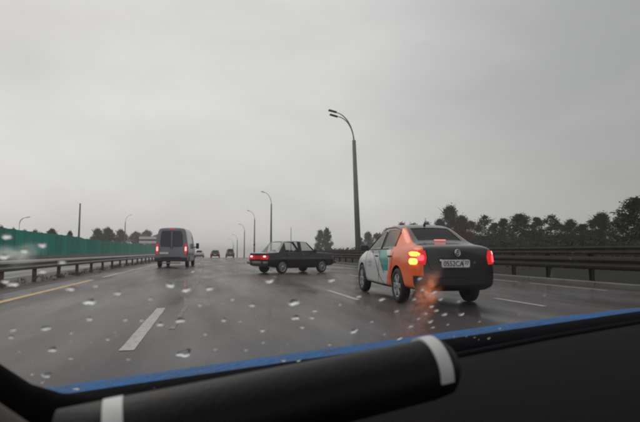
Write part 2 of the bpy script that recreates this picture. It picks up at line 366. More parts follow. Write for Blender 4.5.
# ============================================================ trees
def crown_mesh(name, m, rx, h, zb, nclump, nleaf, ls, seed, airy=.5):
    rnd = random.Random(seed); vs = []; fs = []
    for c in range(nclump):
        t = rnd.random() ** .85; z = zb + t * (h - zb); prof = math.sin(min(1, (t * .86 + .16)) * math.pi) ** .65
        a = rnd.random() * 6.283; rr = rx * prof * rnd.random() ** .5 * rnd.uniform(.6, 1.1)
        cx, cy = rr * math.cos(a), rr * math.sin(a); cs = rx * rnd.uniform(.2, .42)
        for i in range(nleaf):
            while True:
                d = Vector((rnd.gauss(0, .5), rnd.gauss(0, .5), rnd.gauss(0, .42)))
                if d.length < 1.3: break
            p = Vector((cx, cy, z)) + d * cs; s = ls * rnd.uniform(.5, 1.3)
            u = Vector((rnd.gauss(0, 1), rnd.gauss(0, 1), rnd.gauss(0, .6))).normalized(); v = u.orthogonal().normalized()
            v = (Matrix.Rotation(rnd.random() * 6.28, 3, u) @ v) * s * .55; u = u * s
            n = len(vs); vs += [p - u, p - v * .9, p + u, p + v]; fs.append((n, n + 1, n + 2, n + 3))
    me = bpy.data.meshes.new(name); me.from_pydata([tuple(v) for v in vs], [], fs); me.materials.append(m); return me
def trunk_mesh(rx, h, zb, seed):
    rnd = random.Random(seed); mb = MB(); pts = [(0, 0, -.3)]; x = y = 0
    for i in range(1, 7):
        x += rnd.uniform(-.03, .03) * h * .25; y += rnd.uniform(-.03, .03) * h * .25; pts.append((x, y, h * .92 * i / 6))
    mb.tube(pts, [h * .019 * (1 - .85 * i / 6) for i in range(7)], 7)
    for k in range(10):
        i = rnd.randint(2, 5); b = Vector(pts[i]); a = rnd.random() * 6.28; l = rx * rnd.uniform(.5, .95)
        e1 = b + Vector((math.cos(a) * l * .5, math.sin(a) * l * .5, l * .35)); e2 = b + Vector((math.cos(a) * l, math.sin(a) * l, l * .9))
        mb.tube([b, e1, e2], [h * .008, h * .006, h * .002], 5)
    return mb.mesh('trunk', M['bark'])
KIND = []
def kind(m, rx, zb, nc, nl, ls, seed):   # unit tree 10 m tall
    KIND.append((crown_mesh('crown', m, rx, 9.6, zb, nc, nl, ls, seed), trunk_mesh(rx, 10, zb, seed + 50), rx))
kind(M['leafR'], 2.6, 1.2, 70, 110, .17, 1)      # 0 dense, broad
kind(M['leafR'], 1.7, 1.0, 55, 100, .17, 2)      # 1 slender dense
kind(M['leafR'], 2.2, 2.6, 42, 95, .17, 3)      # 2 airy with gaps, bare lower trunk
kind(M['leafR'], 2.3, 1.6, 52, 100, .17, 4)      # 3 open
kind(M['leafL'], 3.0, 1.6, 70, 90, .24, 5)     # 4 broad brownish
kind(M['leafG'], 2.2, .8, 60, 100, .22, 6)     # 5 bushy
def tree(x, y, top, wd, k, label, group):
    g = G(x, y); H = top - g; cm, tm, rx = KIND[k]
    e = empty('tree', (x, y, g), random.random() * 6.28, label, 'tree', group)
    sxy = max(wd * (1.2 if x > 0 and y < 245 else 1.0) / (2 * rx), .55); e.scale = (sxy, sxy, H / 10.0)
    link_mesh('trunk', tm, e); link_mesh('crown', cm, e)
GR = 'trees behind the right hand crash barrier'
q = 1.45
T = [ (62,266,13.5,8,5,0,'taller right half of the lone tree clump to the right of the old sedan'),(62,249.9,13.8,7,5,0,'lone rounded tree right behind the bonnet of the dark old sedan'),
 (60,176,8.7,6,0,1,'low tree directly right of the nearest lamp post'),(60,186,6.9,5,1,1,'smallest tree at the foot of the nearest lamp post'),(60,166,8.2,5.4,3,1,'tree seen over the front door window of the orange sedan'),
 (58,149.8,8.9,5,0,1,'tree hidden mostly by the orange sedan, above its rear door window'),(58,138,10.0,5,2,1,'tree whose tip pokes over the left end of the orange sedan roof'),(60,133.6,10.0,5,3,1,'tree whose tip shows over the middle of the orange sedan roof'),
 (58,120.7,9.2,4.4,2,1,'tree whose tip shows beside the roof aerial of the sedan'),(56,109.3,9.2,4.6,0,1,'tree rising over the right end of the sedan roof'),
 (54,100,11.6,5.4,0,1,'tallest peaked dark tree just above the boot lid of the orange sedan'),(52,91.6,8.7,4.4,0,1,'rounded dark tree right of the tallest peaked one'),(55,93.5,8.0,4.2,3,1,'low rounded tree over the right brake light of the sedan'),
 (52,83,8.0,4.0,2,1,'airy tree with light gaps just right of the orange sedan'),(55,84.3,6.8,3.2,1,1,'short slim tree between two taller ones, right of the sedan'),(52,76.9,7.1,2.8,1,1,'slim pointed tree left of the dense broad one'),
 (50,69.3,7.3,4.6,0,1,'dense broad tree above the first right hand barrier rail end'),(52,67.9,6.7,2.4,1,1,'slim column shaped tree right of the dense broad one'),(50,62,6.5,3.6,2,1,'airy tree with sky showing between its trunk and neighbour'),
 (56,67.1,5.7,2.8,3,1,'low tree in the middle of the right hand row'),(50,58.1,5.6,2.8,0,1,'dark pointed tree in the middle of the right hand row'),(48,53.6,4.7,2.4,1,1,'shortest tree with a round knob top, right of the middle'),
 (52,56.1,5.7,2.6,3,1,'grey open tree left of the bushy one near the right edge'),(46,48.3,5.7,2.9,0,1,'bushy wide tree third from the right edge'),(44,43.6,5.2,2.4,2,1,'thin airy tree second from the right edge'),
 (36,34,5.75,3.4,0,1,'tall very dark tree cut by the right edge of the picture'),(34,30.6,5.2,2.6,0,1,'dark tree just outside the right edge of the picture')]
for (x, y, h, wd, k, far, lab) in T:
    s_ = q if far else 1
    tree(x * s_, y * s_, 1 + (h - 1) * s_, wd * s_, k, lab, GR)
GL = 'trees beyond the green noise wall'
T2 = [(-45,216.9,10.6,7.5,'brownish broad tree left of the pair above the green wall'),(-45,237.5,12,8,'brownish tree with the highest left top above the green wall'),(-46,277.3,12.9,9,'tree behind the arm of the left lamp post'),(-47,339.9,14.3,11,'broad brown tree left of the white board'),
 (-47,398.9,17.8,14,'largest brown tree directly above the white board'),(-48,484.6,17.3,13,'brown tree half hidden by the grey van roof'),(-45,175.1,7.9,3,'small tree top beside the tall dark pole behind the wall'),
 (-42,145.7,7.3,4.2,'round bush top peeking over the green wall left of the dark pole'),(-42,132.4,6.3,2.6,'thin tree top over the green wall, fourth from the left edge'),(-42,125.7,6.0,2.2,'thin tree top over the green wall, third from the left edge'),
 (-42,118.6,6.1,2.4,'thin tree top over the green wall, second from the left edge'),(-40,106.9,6.0,2.8,'dark tree top at the very left edge above the green wall')]
for (x, y, h, wd, lab) in T2: tree(x, y, h, wd, 4, lab, GL)
# a far wood closing the gaps
rnd = random.Random(31); vs = []; fs = []
for c in range(3600):
    y = 30 + rnd.random() ** .9 * 215; x = 88 + rnd.random() * 26; dep = math.hypot(x, y); hz0 = 1 + dep * (.023 + .007 * math.sin(y * .11) + .006 * math.sin(y * .37 + 1) + rnd.uniform(-.006, .006))
    for i in range(26):
        z = max(G(x, y), -6) + rnd.random() ** .6 * (hz0 - max(G(x, y), -6)); p = Vector((x + rnd.gauss(0, 1.), y + rnd.gauss(0, 1.), z)); s = rnd.uniform(.22, .5)
        u = Vector((rnd.gauss(0, 1), rnd.gauss(0, 1), rnd.gauss(0, .8))).normalized(); v = u.orthogonal().normalized() * s * .7; u = u * s
        n = len(vs); vs += [tuple(p - u), tuple(p - v), tuple(p + u), tuple(p + v)]; fs.append((n, n + 1, n + 2, n + 3))
me = bpy.data.meshes.new('far_wood'); me.from_pydata(vs, [], fs); me.materials.append(leafmat('far_wood_leaves', (.018, .0175, .013)))
tag(link_mesh('far_wood', me), 'dark far wood reading as one mass behind the single trees on the right', 'wood', kind='stuff')
# undergrowth behind the barrier: one dark tangled belt
rnd = random.Random(77); vs = []; fs = []
for c in range(2600):
    y = -10 + rnd.random() ** 1.2 * 330; x = 14.5 + rnd.random() ** .8 * (22 + y * .17) ; hh = (1.0 + .014 * x + rnd.random() * .6)
    if x < 22: hh *= .7
    for i in range(22):
        z = G(x, y) + rnd.random() ** .7 * hh; p = Vector((x + rnd.gauss(0, 1.1), y + rnd.gauss(0, 1.1), z)); s = rnd.uniform(.10, .3) * (.35 if x < 24 else 1)
        u = Vector((rnd.gauss(0, 1), rnd.gauss(0, 1), rnd.gauss(0, .8))).normalized(); v = u.orthogonal().normalized() * s * .7; u = u * s
        n = len(vs); vs += [tuple(p - u), tuple(p - v), tuple(p + u), tuple(p + v)]; fs.append((n, n + 1, n + 2, n + 3))
me = bpy.data.meshes.new('undergrowth'); me.from_pydata(vs, [], fs); me.materials.append(leafmat('undergrowth_leaves', (.013, .0125, .009)))
tag(link_mesh('undergrowth', me), 'dark tangled undergrowth filling the verge below the trees on the right', 'undergrowth', kind='stuff')

rnd = random.Random(9); vs = []; fs = []
for c in range(420):
    y = rnd.random() ** 1.4 * 75 + 1; x = -5.72 + rnd.gauss(0, .3) - (.5 if rnd.random() < .4 else 0); x = min(x, -5.0)
    for i in range(9):
        a = rnd.random() * 6.28; h_ = rnd.uniform(.04, .15); bx_ = x + rnd.gauss(0, .05); by = y + rnd.gauss(0, .05); w0 = .008; lx, ly = math.cos(a) * h_ * .5, math.sin(a) * h_ * .5
        n = len(vs); vs += [(bx_ - w0, by, 0), (bx_ + w0, by, 0), (bx_ + lx, by + ly, h_)]; fs.append((n, n + 1, n + 2))
me = bpy.data.meshes.new('weeds'); me.from_pydata(vs, [], fs); me.materials.append(leafmat('dry_weeds', (.09, .075, .05)))
tag(link_mesh('weeds', me), 'thin dry weeds growing under the left crash barrier', 'weeds', kind='stuff')
# ============================================================ vehicles
def paint(name, col, rough=.28, var=0.05, metal=.2): return mat(name, col, rough, metal, var=var, vscale=2.5, coat=.6)
def glass_mat(name, tint, alpha):
    m = bpy.data.materials.new(name); m.use_nodes = True; t = m.node_tree; t.nodes.clear()
    o = t.nodes.new('ShaderNodeOutputMaterial'); tr = t.nodes.new('ShaderNodeBsdfTransparent'); gl = t.nodes.new('ShaderNodeBsdfGlossy'); df = t.nodes.new('ShaderNodeBsdfDiffuse')
    tr.inputs[0].default_value = (*tint, 1); gl.inputs['Roughness'].default_value = .04; df.inputs[0].default_value = (.012, .014, .014, 1)
    m1 = t.nodes.new('ShaderNodeMixShader'); m1.inputs[0].default_value = alpha; t.links.new(tr.outputs[0], m1.inputs[1]); t.links.new(df.outputs[0], m1.inputs[2])
    fr = t.nodes.new('ShaderNodeLayerWeight'); pw = t.nodes.new('ShaderNodeMath'); pw.operation = 'POWER'; pw.inputs[1].default_value = 4.5; t.links.new(fr.outputs['Facing'], pw.inputs[0])
    ma = t.nodes.new('ShaderNodeMath'); ma.operation = 'MULTIPLY_ADD'; ma.inputs[1].default_value = .65; ma.inputs[2].default_value = .05; t.links.new(pw.outputs[0], ma.inputs[0])
    m2 = t.nodes.new('ShaderNodeMixShader'); t.links.new(ma.outputs[0], m2.inputs[0]); t.links.new(m1.outputs[0], m2.inputs[1]); t.links.new(gl.outputs[0], m2.inputs[2]); t.links.new(m2.outputs[0], o.inputs[0])
    return m
M['glass_dark'] = glass_mat('tinted_glass', (.25, .27, .27), .75)
M['glass_dark'].node_tree.nodes['Diffuse BSDF'].inputs[0].default_value = (.006, .006, .007, 1); M['glass_dark'].node_tree.nodes['Glossy BSDF'].inputs[0].default_value = (.55, .55, .55, 1)
M['glass_mid'] = glass_mat('sky_toned_side_glass', (.62, .68, .66), .5); M['glass_mid'].node_tree.nodes['Diffuse BSDF'].inputs[0].default_value = (.13, .17, .145, 1)  # pale green diffuse colour stands in for sky reflected in the side windows
M['glass_clear'] = glass_mat('car_glass', (.85, .88, .87), .12)
def lampmat(name, col, ecol, e): return mat(name, col, .25, emis=ecol, estr=e)
M['red_off'] = lampmat('red_lens', (.25, .008, .008), (1, .02, .03), .55)
M['red_on'] = lampmat('brake_lit', (.4, .02, .02), (1, .03, .04), 5)
M['red_dim'] = lampmat('brake_glow', (.3, .01, .02), (1, .015, .05), .4)
M['pink_on'] = lampmat('brake_core_lit', (.5, .2, .2), (1, .36, .33), 4)
M['high_on'] = lampmat('high_brake_lit', (.5, .1, .1), (1, .16, .14), 2.2)
M['pink_dim'] = lampmat('brake_soft_lit', (.5, .2, .2), (1, .30, .28), 2.2)
M['amber'] = lampmat('amber_lit', (.6, .2, .04), (1, .30, .03), 4.5)
M['amber2'] = lampmat('amber_core_lit', (.7, .4, .1), (1, .30, .035), 6)

def ring(hw, zs, zw, zb, yt, zt, zr, tuck=.9):
    return [(0, zs), (hw * tuck, zs), (hw * .985, zs + .1), (hw, zw), (hw * .965, zb - .1), (hw * .925, zb), (yt, zt), (yt * .84, zr - (zr - zt) * .35), (0, zr)]
def loft(stations, matf, levels, crease_rings=(), crease_st=(), cv=.8):
    n = 16; vs = []; fs = []; mi = []
    for x, r in stations:
        full = r + [(-y, z) for (y, z) in r[7:0:-1]]
        vs += [(x, y, z) for y, z in full]
    for i in range(len(stations) - 1):
        for k in range(n):
            kk = k if k < 8 else 15 - k
            fs.append((i * n + k, i * n + (k + 1) % n, (i + 1) * n + (k + 1) % n, (i + 1) * n + k)); mi.append(matf(i, kk, k < 8))
    for base, rev in ((0, True), ((len(stations) - 1) * n, False)):
        for k in range(0, 8):
            a, b, c, d = k, k + 1, (16 - (k + 1)) % 16, (16 - k) % 16
            f = []
            for t in (a, b, c, d):
                if base + t not in f: f.append(base + t)
            fs.append(tuple(f[::-1] if rev else f)); mi.append(0)
    me = bpy.data.meshes.new('cage'); me.from_pydata(vs, [], fs)
    for i, p in enumerate(me.polygons): p.material_index = mi[i]
    bm = bmesh.new(); bm.from_mesh(me); bmesh.ops.recalc_face_normals(bm, faces=bm.faces); bm.to_mesh(me); bm.free()
    at = me.attributes.new('crease_edge', 'FLOAT', 'EDGE')
    ci = {}
    for e in me.edges:
        a, b = e.vertices; ra, rb_ = a % n, b % n; sa, sb = a // n, b // n
        fa = ra if ra <= 8 else 16 - ra
        if ra == rb_ and fa in crease_rings: at.data[e.index].value = cv
        elif sa == sb and sa in crease_st: at.data[e.index].value = cv
    return me
def make_body(root, cage, levels, wheels, slots, arch_r, arch_w, names):
    # slots: list of materials; index 0 body, last = arch
    o = bpy.data.objects.new('tmp_body', cage); COL.objects.link(o)
    for m in slots: cage.materials.append(m)
    ss = o.modifiers.new('s', 'SUBSURF'); ss.levels = levels; ss.render_levels = levels
    cb = MB()
    for (x, y, z) in wheels:
        s = 1 if y > 0 else -1
        cb.lathe([(y - s * arch_w, 0.0001), (y - s * arch_w, arch_r), (y + s * .5, arch_r), (y + s * .5, .0001)], 'Y', (x, 0, z), 32, False)
    cme = cb.mesh('cut', slots[0]); cme.materials.clear()
    for m in slots: cme.materials.append(m)
    bm = bmesh.new(); bm.from_mesh(cme); bmesh.ops.remove_doubles(bm, verts=bm.verts, dist=.001); bmesh.ops.recalc_face_normals(bm, faces=bm.faces); bm.to_mesh(cme); bm.free()
    for p in cme.polygons: p.material_index = len(slots) - 1
    co = bpy.data.objects.new('tmp_cut', cme); COL.objects.link(co)
    bo = o.modifiers.new('b', 'BOOLEAN'); bo.object = co; bo.operation = 'DIFFERENCE'; bo.solver = 'EXACT'
    dg = bpy.context.evaluated_depsgraph_get(); dg.update()
    ev = bpy.data.meshes.new_from_object(o.evaluated_get(dg), depsgraph=dg)
    groups = {}
    for p in ev.polygons: groups.setdefault(p.material_index, []).append(p)
    bv = [v.co.copy() for v in ev.vertices]; nv = [v.normal.copy() for v in ev.vertices]
    solid = BVHTree.FromPolygons(bv, [tuple(p.vertices) for p in ev.polygons])
    res = {}
    for mi, ps in groups.items():
        # split connected windows into separate objects
        par = {}
        def find(a):
            while par[a] != a: par[a] = par[par[a]]; a = par[a]
            return a
        for p in ps:
            for v in p.vertices: par.setdefault(v, v)
            r0 = find(p.vertices[0])
            for v in p.vertices[1:]: par[find(v)] = r0
        comps = {}
        for p in ps: comps.setdefault(find(p.vertices[0]) if mi not in (0, len(slots) - 1) and names[mi] != 'body' else 0, []).append(p)
        for cps in comps.values():
            used = {}; vs = []; fs = []
            glass = 'window' in names[mi] or 'windscreen' in names[mi]
            for p in cps:
                f = []
                for v in p.vertices:
                    if v not in used:
                        used[v] = len(vs); vs.append(tuple(bv[v] - nv[v] * (.008 if glass else 0)))
                    f.append(used[v])
                fs.append(tuple(f))
            me = bpy.data.meshes.new(names[mi]); me.from_pydata(vs, [], fs); me.materials.append(slots[mi])
            me.polygons.foreach_set('use_smooth', [mi != len(slots) - 1] * len(fs))
            ob = link_mesh(names[mi], me, root); res.setdefault(names[mi], []).append(ob)
    bpy.data.objects.remove(o); bpy.data.objects.remove(co)
    return solid, res
def patch(bvh, name, m, parent, poly, origin, direc, up=(0, 0, 1), off=.006, th=.012, n=14, sm=True):
    """piece shaped by a 2D outline and laid on the body's surface along a direction"""
    d = Vector(direc).normalized(); r = d.cross(Vector(up)).normalized(); u = r.cross(d).normalized(); o = Vector(origin)
    bm = bmesh.new(); vv = [bm.verts.new((a, b, 0)) for a, b in poly]; f = bm.faces.new(vv)
    xs = [p[0] for p in poly]; ys_ = [p[1] for p in poly]
    for k in range(1, n):
        for (lo, hi, nrm) in ((min(xs), max(xs), (1, 0, 0)), (min(ys_), max(ys_), (0, 1, 0))):
            c = lo + (hi - lo) * k / n; pc = (c, 0, 0) if nrm[0] else (0, c, 0)
            bmesh.ops.bisect_plane(bm, geom=bm.verts[:] + bm.edges[:] + bm.faces[:], plane_co=pc, plane_no=nrm, dist=1e-6)
    ok = True
    for v in bm.verts:
        s = o + r * v.co.x + u * v.co.y - d * 3; h = bvh.ray_cast(s, d)
        if h[0] is None:
            ok = False; v.co = o + r * v.co.x + u * v.co.y
        else:
            v.co = h[0] - d * off
    ext = bmesh.ops.extrude_face_region(bm, geom=bm.faces[:]); nvs = [g for g in ext['geom'] if isinstance(g, bmesh.types.BMVert)]
    for v in nvs: v.co -= d * th
    bmesh.ops.recalc_face_normals(bm, faces=bm.faces)
    me = bpy.data.meshes.new(name); bm.to_mesh(me); bm.free(); me.materials.append(m)
    return link_mesh(name, me, parent)
def rrect(cx, cy, w_, h_, r=.02, n=4):
    P_ = []
    for (sx_, sy_, a0) in ((1, 1, 0), (-1, 1, 90), (-1, -1, 180), (1, -1, 270)):
        for k in range(n + 1):
            a = R(a0 + 90 * k / n); P_.append((cx + sx_ * (w_ / 2 - r) + r * math.cos(a), cy + sy_ * (h_ / 2 - r) + r * math.sin(a)))
    return P_
def seam(bvh, pts, origin, direc, m, parent, w_=.006, name='door_seam'):
    d = Vector(direc).normalized(); r = d.cross(Vector((0, 0, 1))).normalized(); u = r.cross(d).normalized(); o = Vector(origin); P3 = []
    for (a, b), (c, e_) in zip(pts[:-1], pts[1:]):
        for k in range(6):
            t = k / 6; q_ = o + r * (a + (c - a) * t) + u * (b + (e_ - b) * t) - d * 3; h = bvh.ray_cast(q_, d)
            if h[0]: P3.append(h[0])
    if len(P3) > 1:
        mb = MB(); mb.tube(P3, w_, 5); return mb.build(name, m, parent)
def wheel(parent, loc, r, w_, side, spokes=5, rimm=None):
    rimm = rimm or M['alloy']
    e = MB(); hw = w_ / 2; ri = r * .66
    e.lathe([(-hw * .8, ri), (-hw, ri + .02), (-hw, r - .035), (-hw * .75, r - .006), (0, r), (hw * .75, r - .006), (hw, r - .035), (hw, ri + .02), (hw * .8, ri)], 'Y', (0, 0, 0), 30)
    t = e.build('wheel', M['rubber'], parent); t.location = loc
    b = MB(); s = side
    b.lathe([(s * hw * .8, ri), (s * hw * .7, ri * .93), (-s * hw * .3, ri * .9), (-s * hw * .3, .001)], 'Y', (0, 0, 0), 30)
    b.build('brake_disc', M['hub'], t)
    b = MB(); b.lathe([(s * hw * .82, ri * 1.01), (s * hw * .86, ri * .96), (s * hw * .75, ri * .9)], 'Y', (0, 0, 0), 30)
    for k in range(spokes):
        a = 2 * math.pi * k / spokes; mt = Matrix.Rotation(a, 3, 'Y')
        b.box(mt @ Vector((ri * .48, s * hw * .72, 0)), (ri * .9, .03, ri * (.42 if spokes <= 6 else .2)), mt, .008)
    b.lathe([(s * hw * .7, ri * .28), (s * hw * .9, ri * .22), (s * hw * .92, .001)], 'Y', (0, 0, 0), 16)
    b.build('rim', rimm, t)
    return t
def seats(root, xs, y, z, m=None):
    for x in xs:
        for yy in (-y, y):
            mb = MB(); mb.box((x, yy, z - .08), (.14, .44, .46), Matrix.Rotation(R(-12), 3, 'Y'), .06); mb.box((x - .07, yy, z + .24), (.08, .22, .13), None, .035); mb.box((x + .25, yy, z - .25), (.5, .46, .14), None, .05); mb.build('seat', m or M['seat'], root)
def heading(a): return R(90 - a)

# ------------------------------------------------------------ orange carsharing sedan
def livery():
    m = paint('wrapped_paint', (.8, .1, .01), .24, .06, 0); t = m.node_tree; b = t.nodes['Principled BSDF']
    for l_ in list(b.inputs['Base Color'].links): t.links.remove(l_)
    tcn = t.nodes.new('ShaderNodeTexCoord'); sp = t.nodes.new('ShaderNodeSeparateXYZ'); t.links.new(tcn.outputs['Object'], sp.inputs[0])
    def mt(op, a, b_, c=None):
        n = t.nodes.new('ShaderNodeMath'); n.operation = op
        for i, v in enumerate((a, b_, c)):
            if v is None: continue
            if isinstance(v, (int, float)): n.inputs[i].default_value = v
            else: t.links.new(v, n.inputs[i])
        return n.outputs[0]
    X, Y, Z = sp.outputs; ay = mt('ABSOLUTE', Y, 0)
    def AND(a, b_): return mt('MULTIPLY', a, b_)
    def mix(f, a, b_):
        n = t.nodes.new('ShaderNodeMix'); n.data_type = 'RGBA'; n.clamp_factor = True
        t.links.new(f, n.inputs[0])
        for i, v in ((6, a), (7, b_)):
            if isinstance(v, tuple): n.inputs[i].default_value = (*v, 1)
            else: t.links.new(v, n.inputs[i])
        return n.outputs[2]
    side = mt('GREATER_THAN', ay, mt('SUBTRACT', .665, mt('MULTIPLY', mt('MAXIMUM', mt('SUBTRACT', Z, .93), 0), .42)))
    below = mt('LESS_THAN', Z, 1.43)
    dk, orange, whitec, teal, black = (.009, .007, .0075), (.92, .13, .012), (.62, .63, .64), (.02, .30, .26), (.02, .02, .022)
    diag = mt('SUBTRACT', X, mt('MULTIPLY', mt('SUBTRACT', Z, .9), 1.25))     # shifts forward as it goes down -> lean
    # orange rear quarter ends in a curve before the rear wheel
    oe = mt('ADD', -.78, mt('MULTIPLY', mt('MAXIMUM', mt('SUBTRACT', .62, Z), 0), .75))
    isor = mt('LESS_THAN', X, oe)
    c = mix(isor, whitec, orange)
    d2 = mt('SUBTRACT', X, mt('MULTIPLY', mt('SUBTRACT', Z, .9), 1.15))
    def band(v, a, b_): return AND(mt('GREATER_THAN', v, a), mt('LESS_THAN', v, b_))
    tealf = AND(AND(band(d2, -.55, -.02), mt('GREATER_THAN', Z, .55)), mt('GREATER_THAN', X, -.72))
    c = mix(tealf, c, teal)
    edge = AND(AND(band(d2, -.02, .035), mt('GREATER_THAN', Z, .5)), mt('GREATER_THAN', X, -.72)); c = mix(edge, c, (.04, .12, .12))
    # thin black line, slightly waved
    wv = mt('MULTIPLY', mt('SINE', mt('MULTIPLY', Z, 11.), 0), .045)
    ln = AND(band(mt('ADD', mt('SUBTRACT', X, mt('MULTIPLY', mt('SUBTRACT', Z, .9), 1.35)), wv), .42, .475), mt('GREATER_THAN', X, -.6)); c = mix(ln, c, black)
    # above the belt: black pillars ahead of the orange C pillar
    up = AND(mt('GREATER_THAN', Z, .955), mt('GREATER_THAN', X, -.86)); c = mix(up, c, black)
    fin = mix(AND(side, below), dk, c)
    lowb = mt('LESS_THAN', Z, .28); fin = mix(lowb, fin, black)
    farside = AND(mt('LESS_THAN', Y, 0), mt('LESS_THAN', X, -1.45)); fin = mix(farside, fin, dk)
    # dark rear bumper
    rb_ = AND(mt('LESS_THAN', X, -1.98), mt('LESS_THAN', Z, .52)); fin = mix(rb_, fin, dk)
    t.links.new(fin, b.inputs['Base Color'])
    return m
ps = empty('orange_sedan', (4.55, 10.3, 0), heading(3.6), 'dark sedan with bright orange rear quarter and white and teal doors, tail lights lit', 'car')
ps.scale = (1.09, .96, 1.1)
st = [(-2.17, ring(.70, .36, .56, .90, .56, .93, .95, .96)), (-2.11, ring(.79, .27, .58, .96, .62, .99, 1.015)), (-1.9, ring(.835, .25, .6, .99, .66, 1.02, 1.05)), (-1.52, ring(.85, .25, .6, .985, .66, 1.035, 1.07)),
      (-.93, ring(.85, .22, .6, .965, .57, 1.37, 1.425)), (-.5, ring(.85, .2, .6, .955, .575, 1.415, 1.458)), (-.14, ring(.85, .2, .6, .95, .58, 1.42, 1.465)), (-.06, ring(.85, .2, .6, .95, .58, 1.42, 1.465)),
      (.42, ring(.85, .2, .6, .94, .56, 1.355, 1.42)), (1.12, ring(.845, .22, .6, .93, .70, .965, 1.0)), (1.5, ring(.835, .25, .6, .86, .66, .91, .945)), (2.0, ring(.78, .25, .55, .75, .58, .79, .82)), (2.17, ring(.66, .3, .5, .66, .45, .68, .7))]
def mf(i, k, left):
    if k == 5 and i in (4, 5, 7, 8): return 3
    if k == 7 and i == 3: return 2
    if k == 7 and i == 8: return 1
    return 0
cage = loft(st, mf, 2, (), ())
W = [(-1.22, .74, .31), (-1.22, -.74, .31), (1.33, .74, .31), (1.33, -.74, .31)]
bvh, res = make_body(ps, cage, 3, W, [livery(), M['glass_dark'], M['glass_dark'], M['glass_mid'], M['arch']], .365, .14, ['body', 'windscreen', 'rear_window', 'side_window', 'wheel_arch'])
# darker inner side of the door glass: window surrounds
for (x, y, z) in W: wheel(ps, (x, y + (.01 if y > 0 else -.01), z), .31, .195, 1 if y > 0 else -1, 6)
seats(ps, (.1, -.85), .36, .78)
back = ((0, 0, 0), (1, 0, 0))     # looking forward along +x from behind: local x of patches = -y
def bk(name, m, poly, off=.004, th=.01, n=10): return patch(bvh, name, m, ps, poly, (0, 0, 0), (1, 0, 0), off=off, th=th, n=n)
# from behind: r = d x up = (1,0,0)x(0,0,1) = (0,-1,0): positive local x is the car's right
# boot lid outline
seam(bvh, [(-.60, .97), (-.585, .76), (-.52, .62), (.52, .62), (.585, .76), (.60, .97)], (0, 0, 0), (1, 0, 0), M['arch'], ps, .006, 'boot_seam')
seam(bvh, [(-.84, .50), (-.5, .49), (.5, .49), (.84, .5)], (0, 0, 0), (1, 0, 0), M['arch'], ps, .006, 'bumper_seam')
bk('bumper_lip', M['trim'], rrect(0, .30, 1.2, .09, .03), .0, .035)
# lamps wrap round the corners
for s_ in (-1, 1):
    dv = Vector((1, .62 * s_, 0)).normalized()        # s_=1 -> car's right side (y<0): direction points inward (+y)
    rr = dv.cross(Vector((0, 0, 1))).normalized(); org = Vector((-2.0, -.74 * s_, 0)); 
    X0 = lambda a: a * s_
    def lp(name, m, poly, off=.004, th=.014): 
        P_ = [(a * s_, b) for a, b in poly]
        return patch(bvh, name, m, ps, P_ if s_ > 0 else P_[::-1], org, dv, off=off, th=th, n=8)
    full = lp('tail_lamp', M['red_off'], [(-.17, .70), (.16, .73), (.2, .80), (.2, .88), (.13, .935), (-.17, .93), (-.2, .82)], .002, .012)
    def sub(o, name, m, poly, off, th):
        q_ = lp(name, m, poly, off, th); q_.parent = o; return q_
    if s_ < 0:
        sub(full, 'indicator_lamp', M['amber'], [(-.06, .835), (.1, .84), (.15, .865), (.16, .9), (.1, .918), (-.03, .912), (-.09, .88)], .016, .004)
        sub(full, 'brake_lamp', M['red_on'], rrect(-.09, .815, .13, .09, .03), .016, .004)
        sub(full, 'indicator_core', M['amber2'], rrect(.06, .755, .19, .10, .048), .016, .008)
    else:
        sub(full, 'brake_lamp', M['red_on'], rrect(.0, .80, .22, .11, .03), .016, .004)
        sub(full, 'brake_core', M['pink_on'], rrect(.02, .895, .15, .06, .025), .016, .006)
        lp('corner_reflector', M['chrome'], rrect(.02, .655, .14, .03, .01), .003, .006)
bk('number_plate_mount', M['trim'], rrect(-.04, .72, .66, .19, .03), .002, .006)
pl_ = bk('number_plate', M['plate'], rrect(-.04, .72, .56, .125, .03), .01, .01)
# plate writing
def text_on(s, size, m, parent, loc, rot, name='plate_text', ext=.002, sx=1.):
    cu = bpy.data.curves.new(name, 'FONT'); cu.body = s; cu.size = size; cu.align_x = 'CENTER'; cu.align_y = 'CENTER'; cu.extrude = ext; cu.resolution_u = 3
    o = bpy.data.objects.new('tmp', cu); COL.objects.link(o); dg = bpy.context.evaluated_depsgraph_get(); dg.update()
    me = bpy.data.meshes.new_from_object(o.evaluated_get(dg), depsgraph=dg); bpy.data.objects.remove(o); me.materials.clear(); me.materials.append(m)
    q_ = link_mesh(name, me, parent); q_.location = loc; q_.rotation_euler = rot; q_.scale.x = sx; return q_
hx = bvh.ray_cast(Vector((-4, .04, .72)), Vector((1, 0, 0)))[0].x
text_on('0552CA', .125, M['ink'], pl_, (hx - .028, .09, .716), (R(90), 0, R(-90)), sx=.95)
text_on('77', .085, M['ink'], pl_, (hx - .028, -.175, .73), (R(90), 0, R(-90)))
mb = MB(); mb.box((hx - .024, -.105, .72), (.006, .006, .115)); mb.build('plate_divider', M['ink'], pl_)
# round emblem: ring with two stacked chevrons
hz = .895; ex = bvh.ray_cast(Vector((-4, 0, hz)), Vector((1, 0, 0)))[0].x - .012
mb = MB(); mb.lathe([(ex - .006, .048), (ex - .012, .054), (ex - .006, .06), (ex + .01, .056)], 'X', (0, 0, hz), 24)
for (a, b) in (((-.03, .035), (0, .004)), ((.03, .035), (0, .004)), ((-.04, .018), (-.018, -.036)), ((-.018, -.036), (0, -.006)), ((0, -.006), (.018, -.036)), ((.018, -.036), (.04, .018))):
    mb.tube([(ex - .008, a[0], hz + a[1]), (ex - .008, b[0], hz + b[1])], .006, 6)
mb.build('emblem', M['chrome'], ps)
bk('boot_emblem_left', M['chrome'], rrect(-.33, .745 + .03, .05, .03, .012), .004, .006)
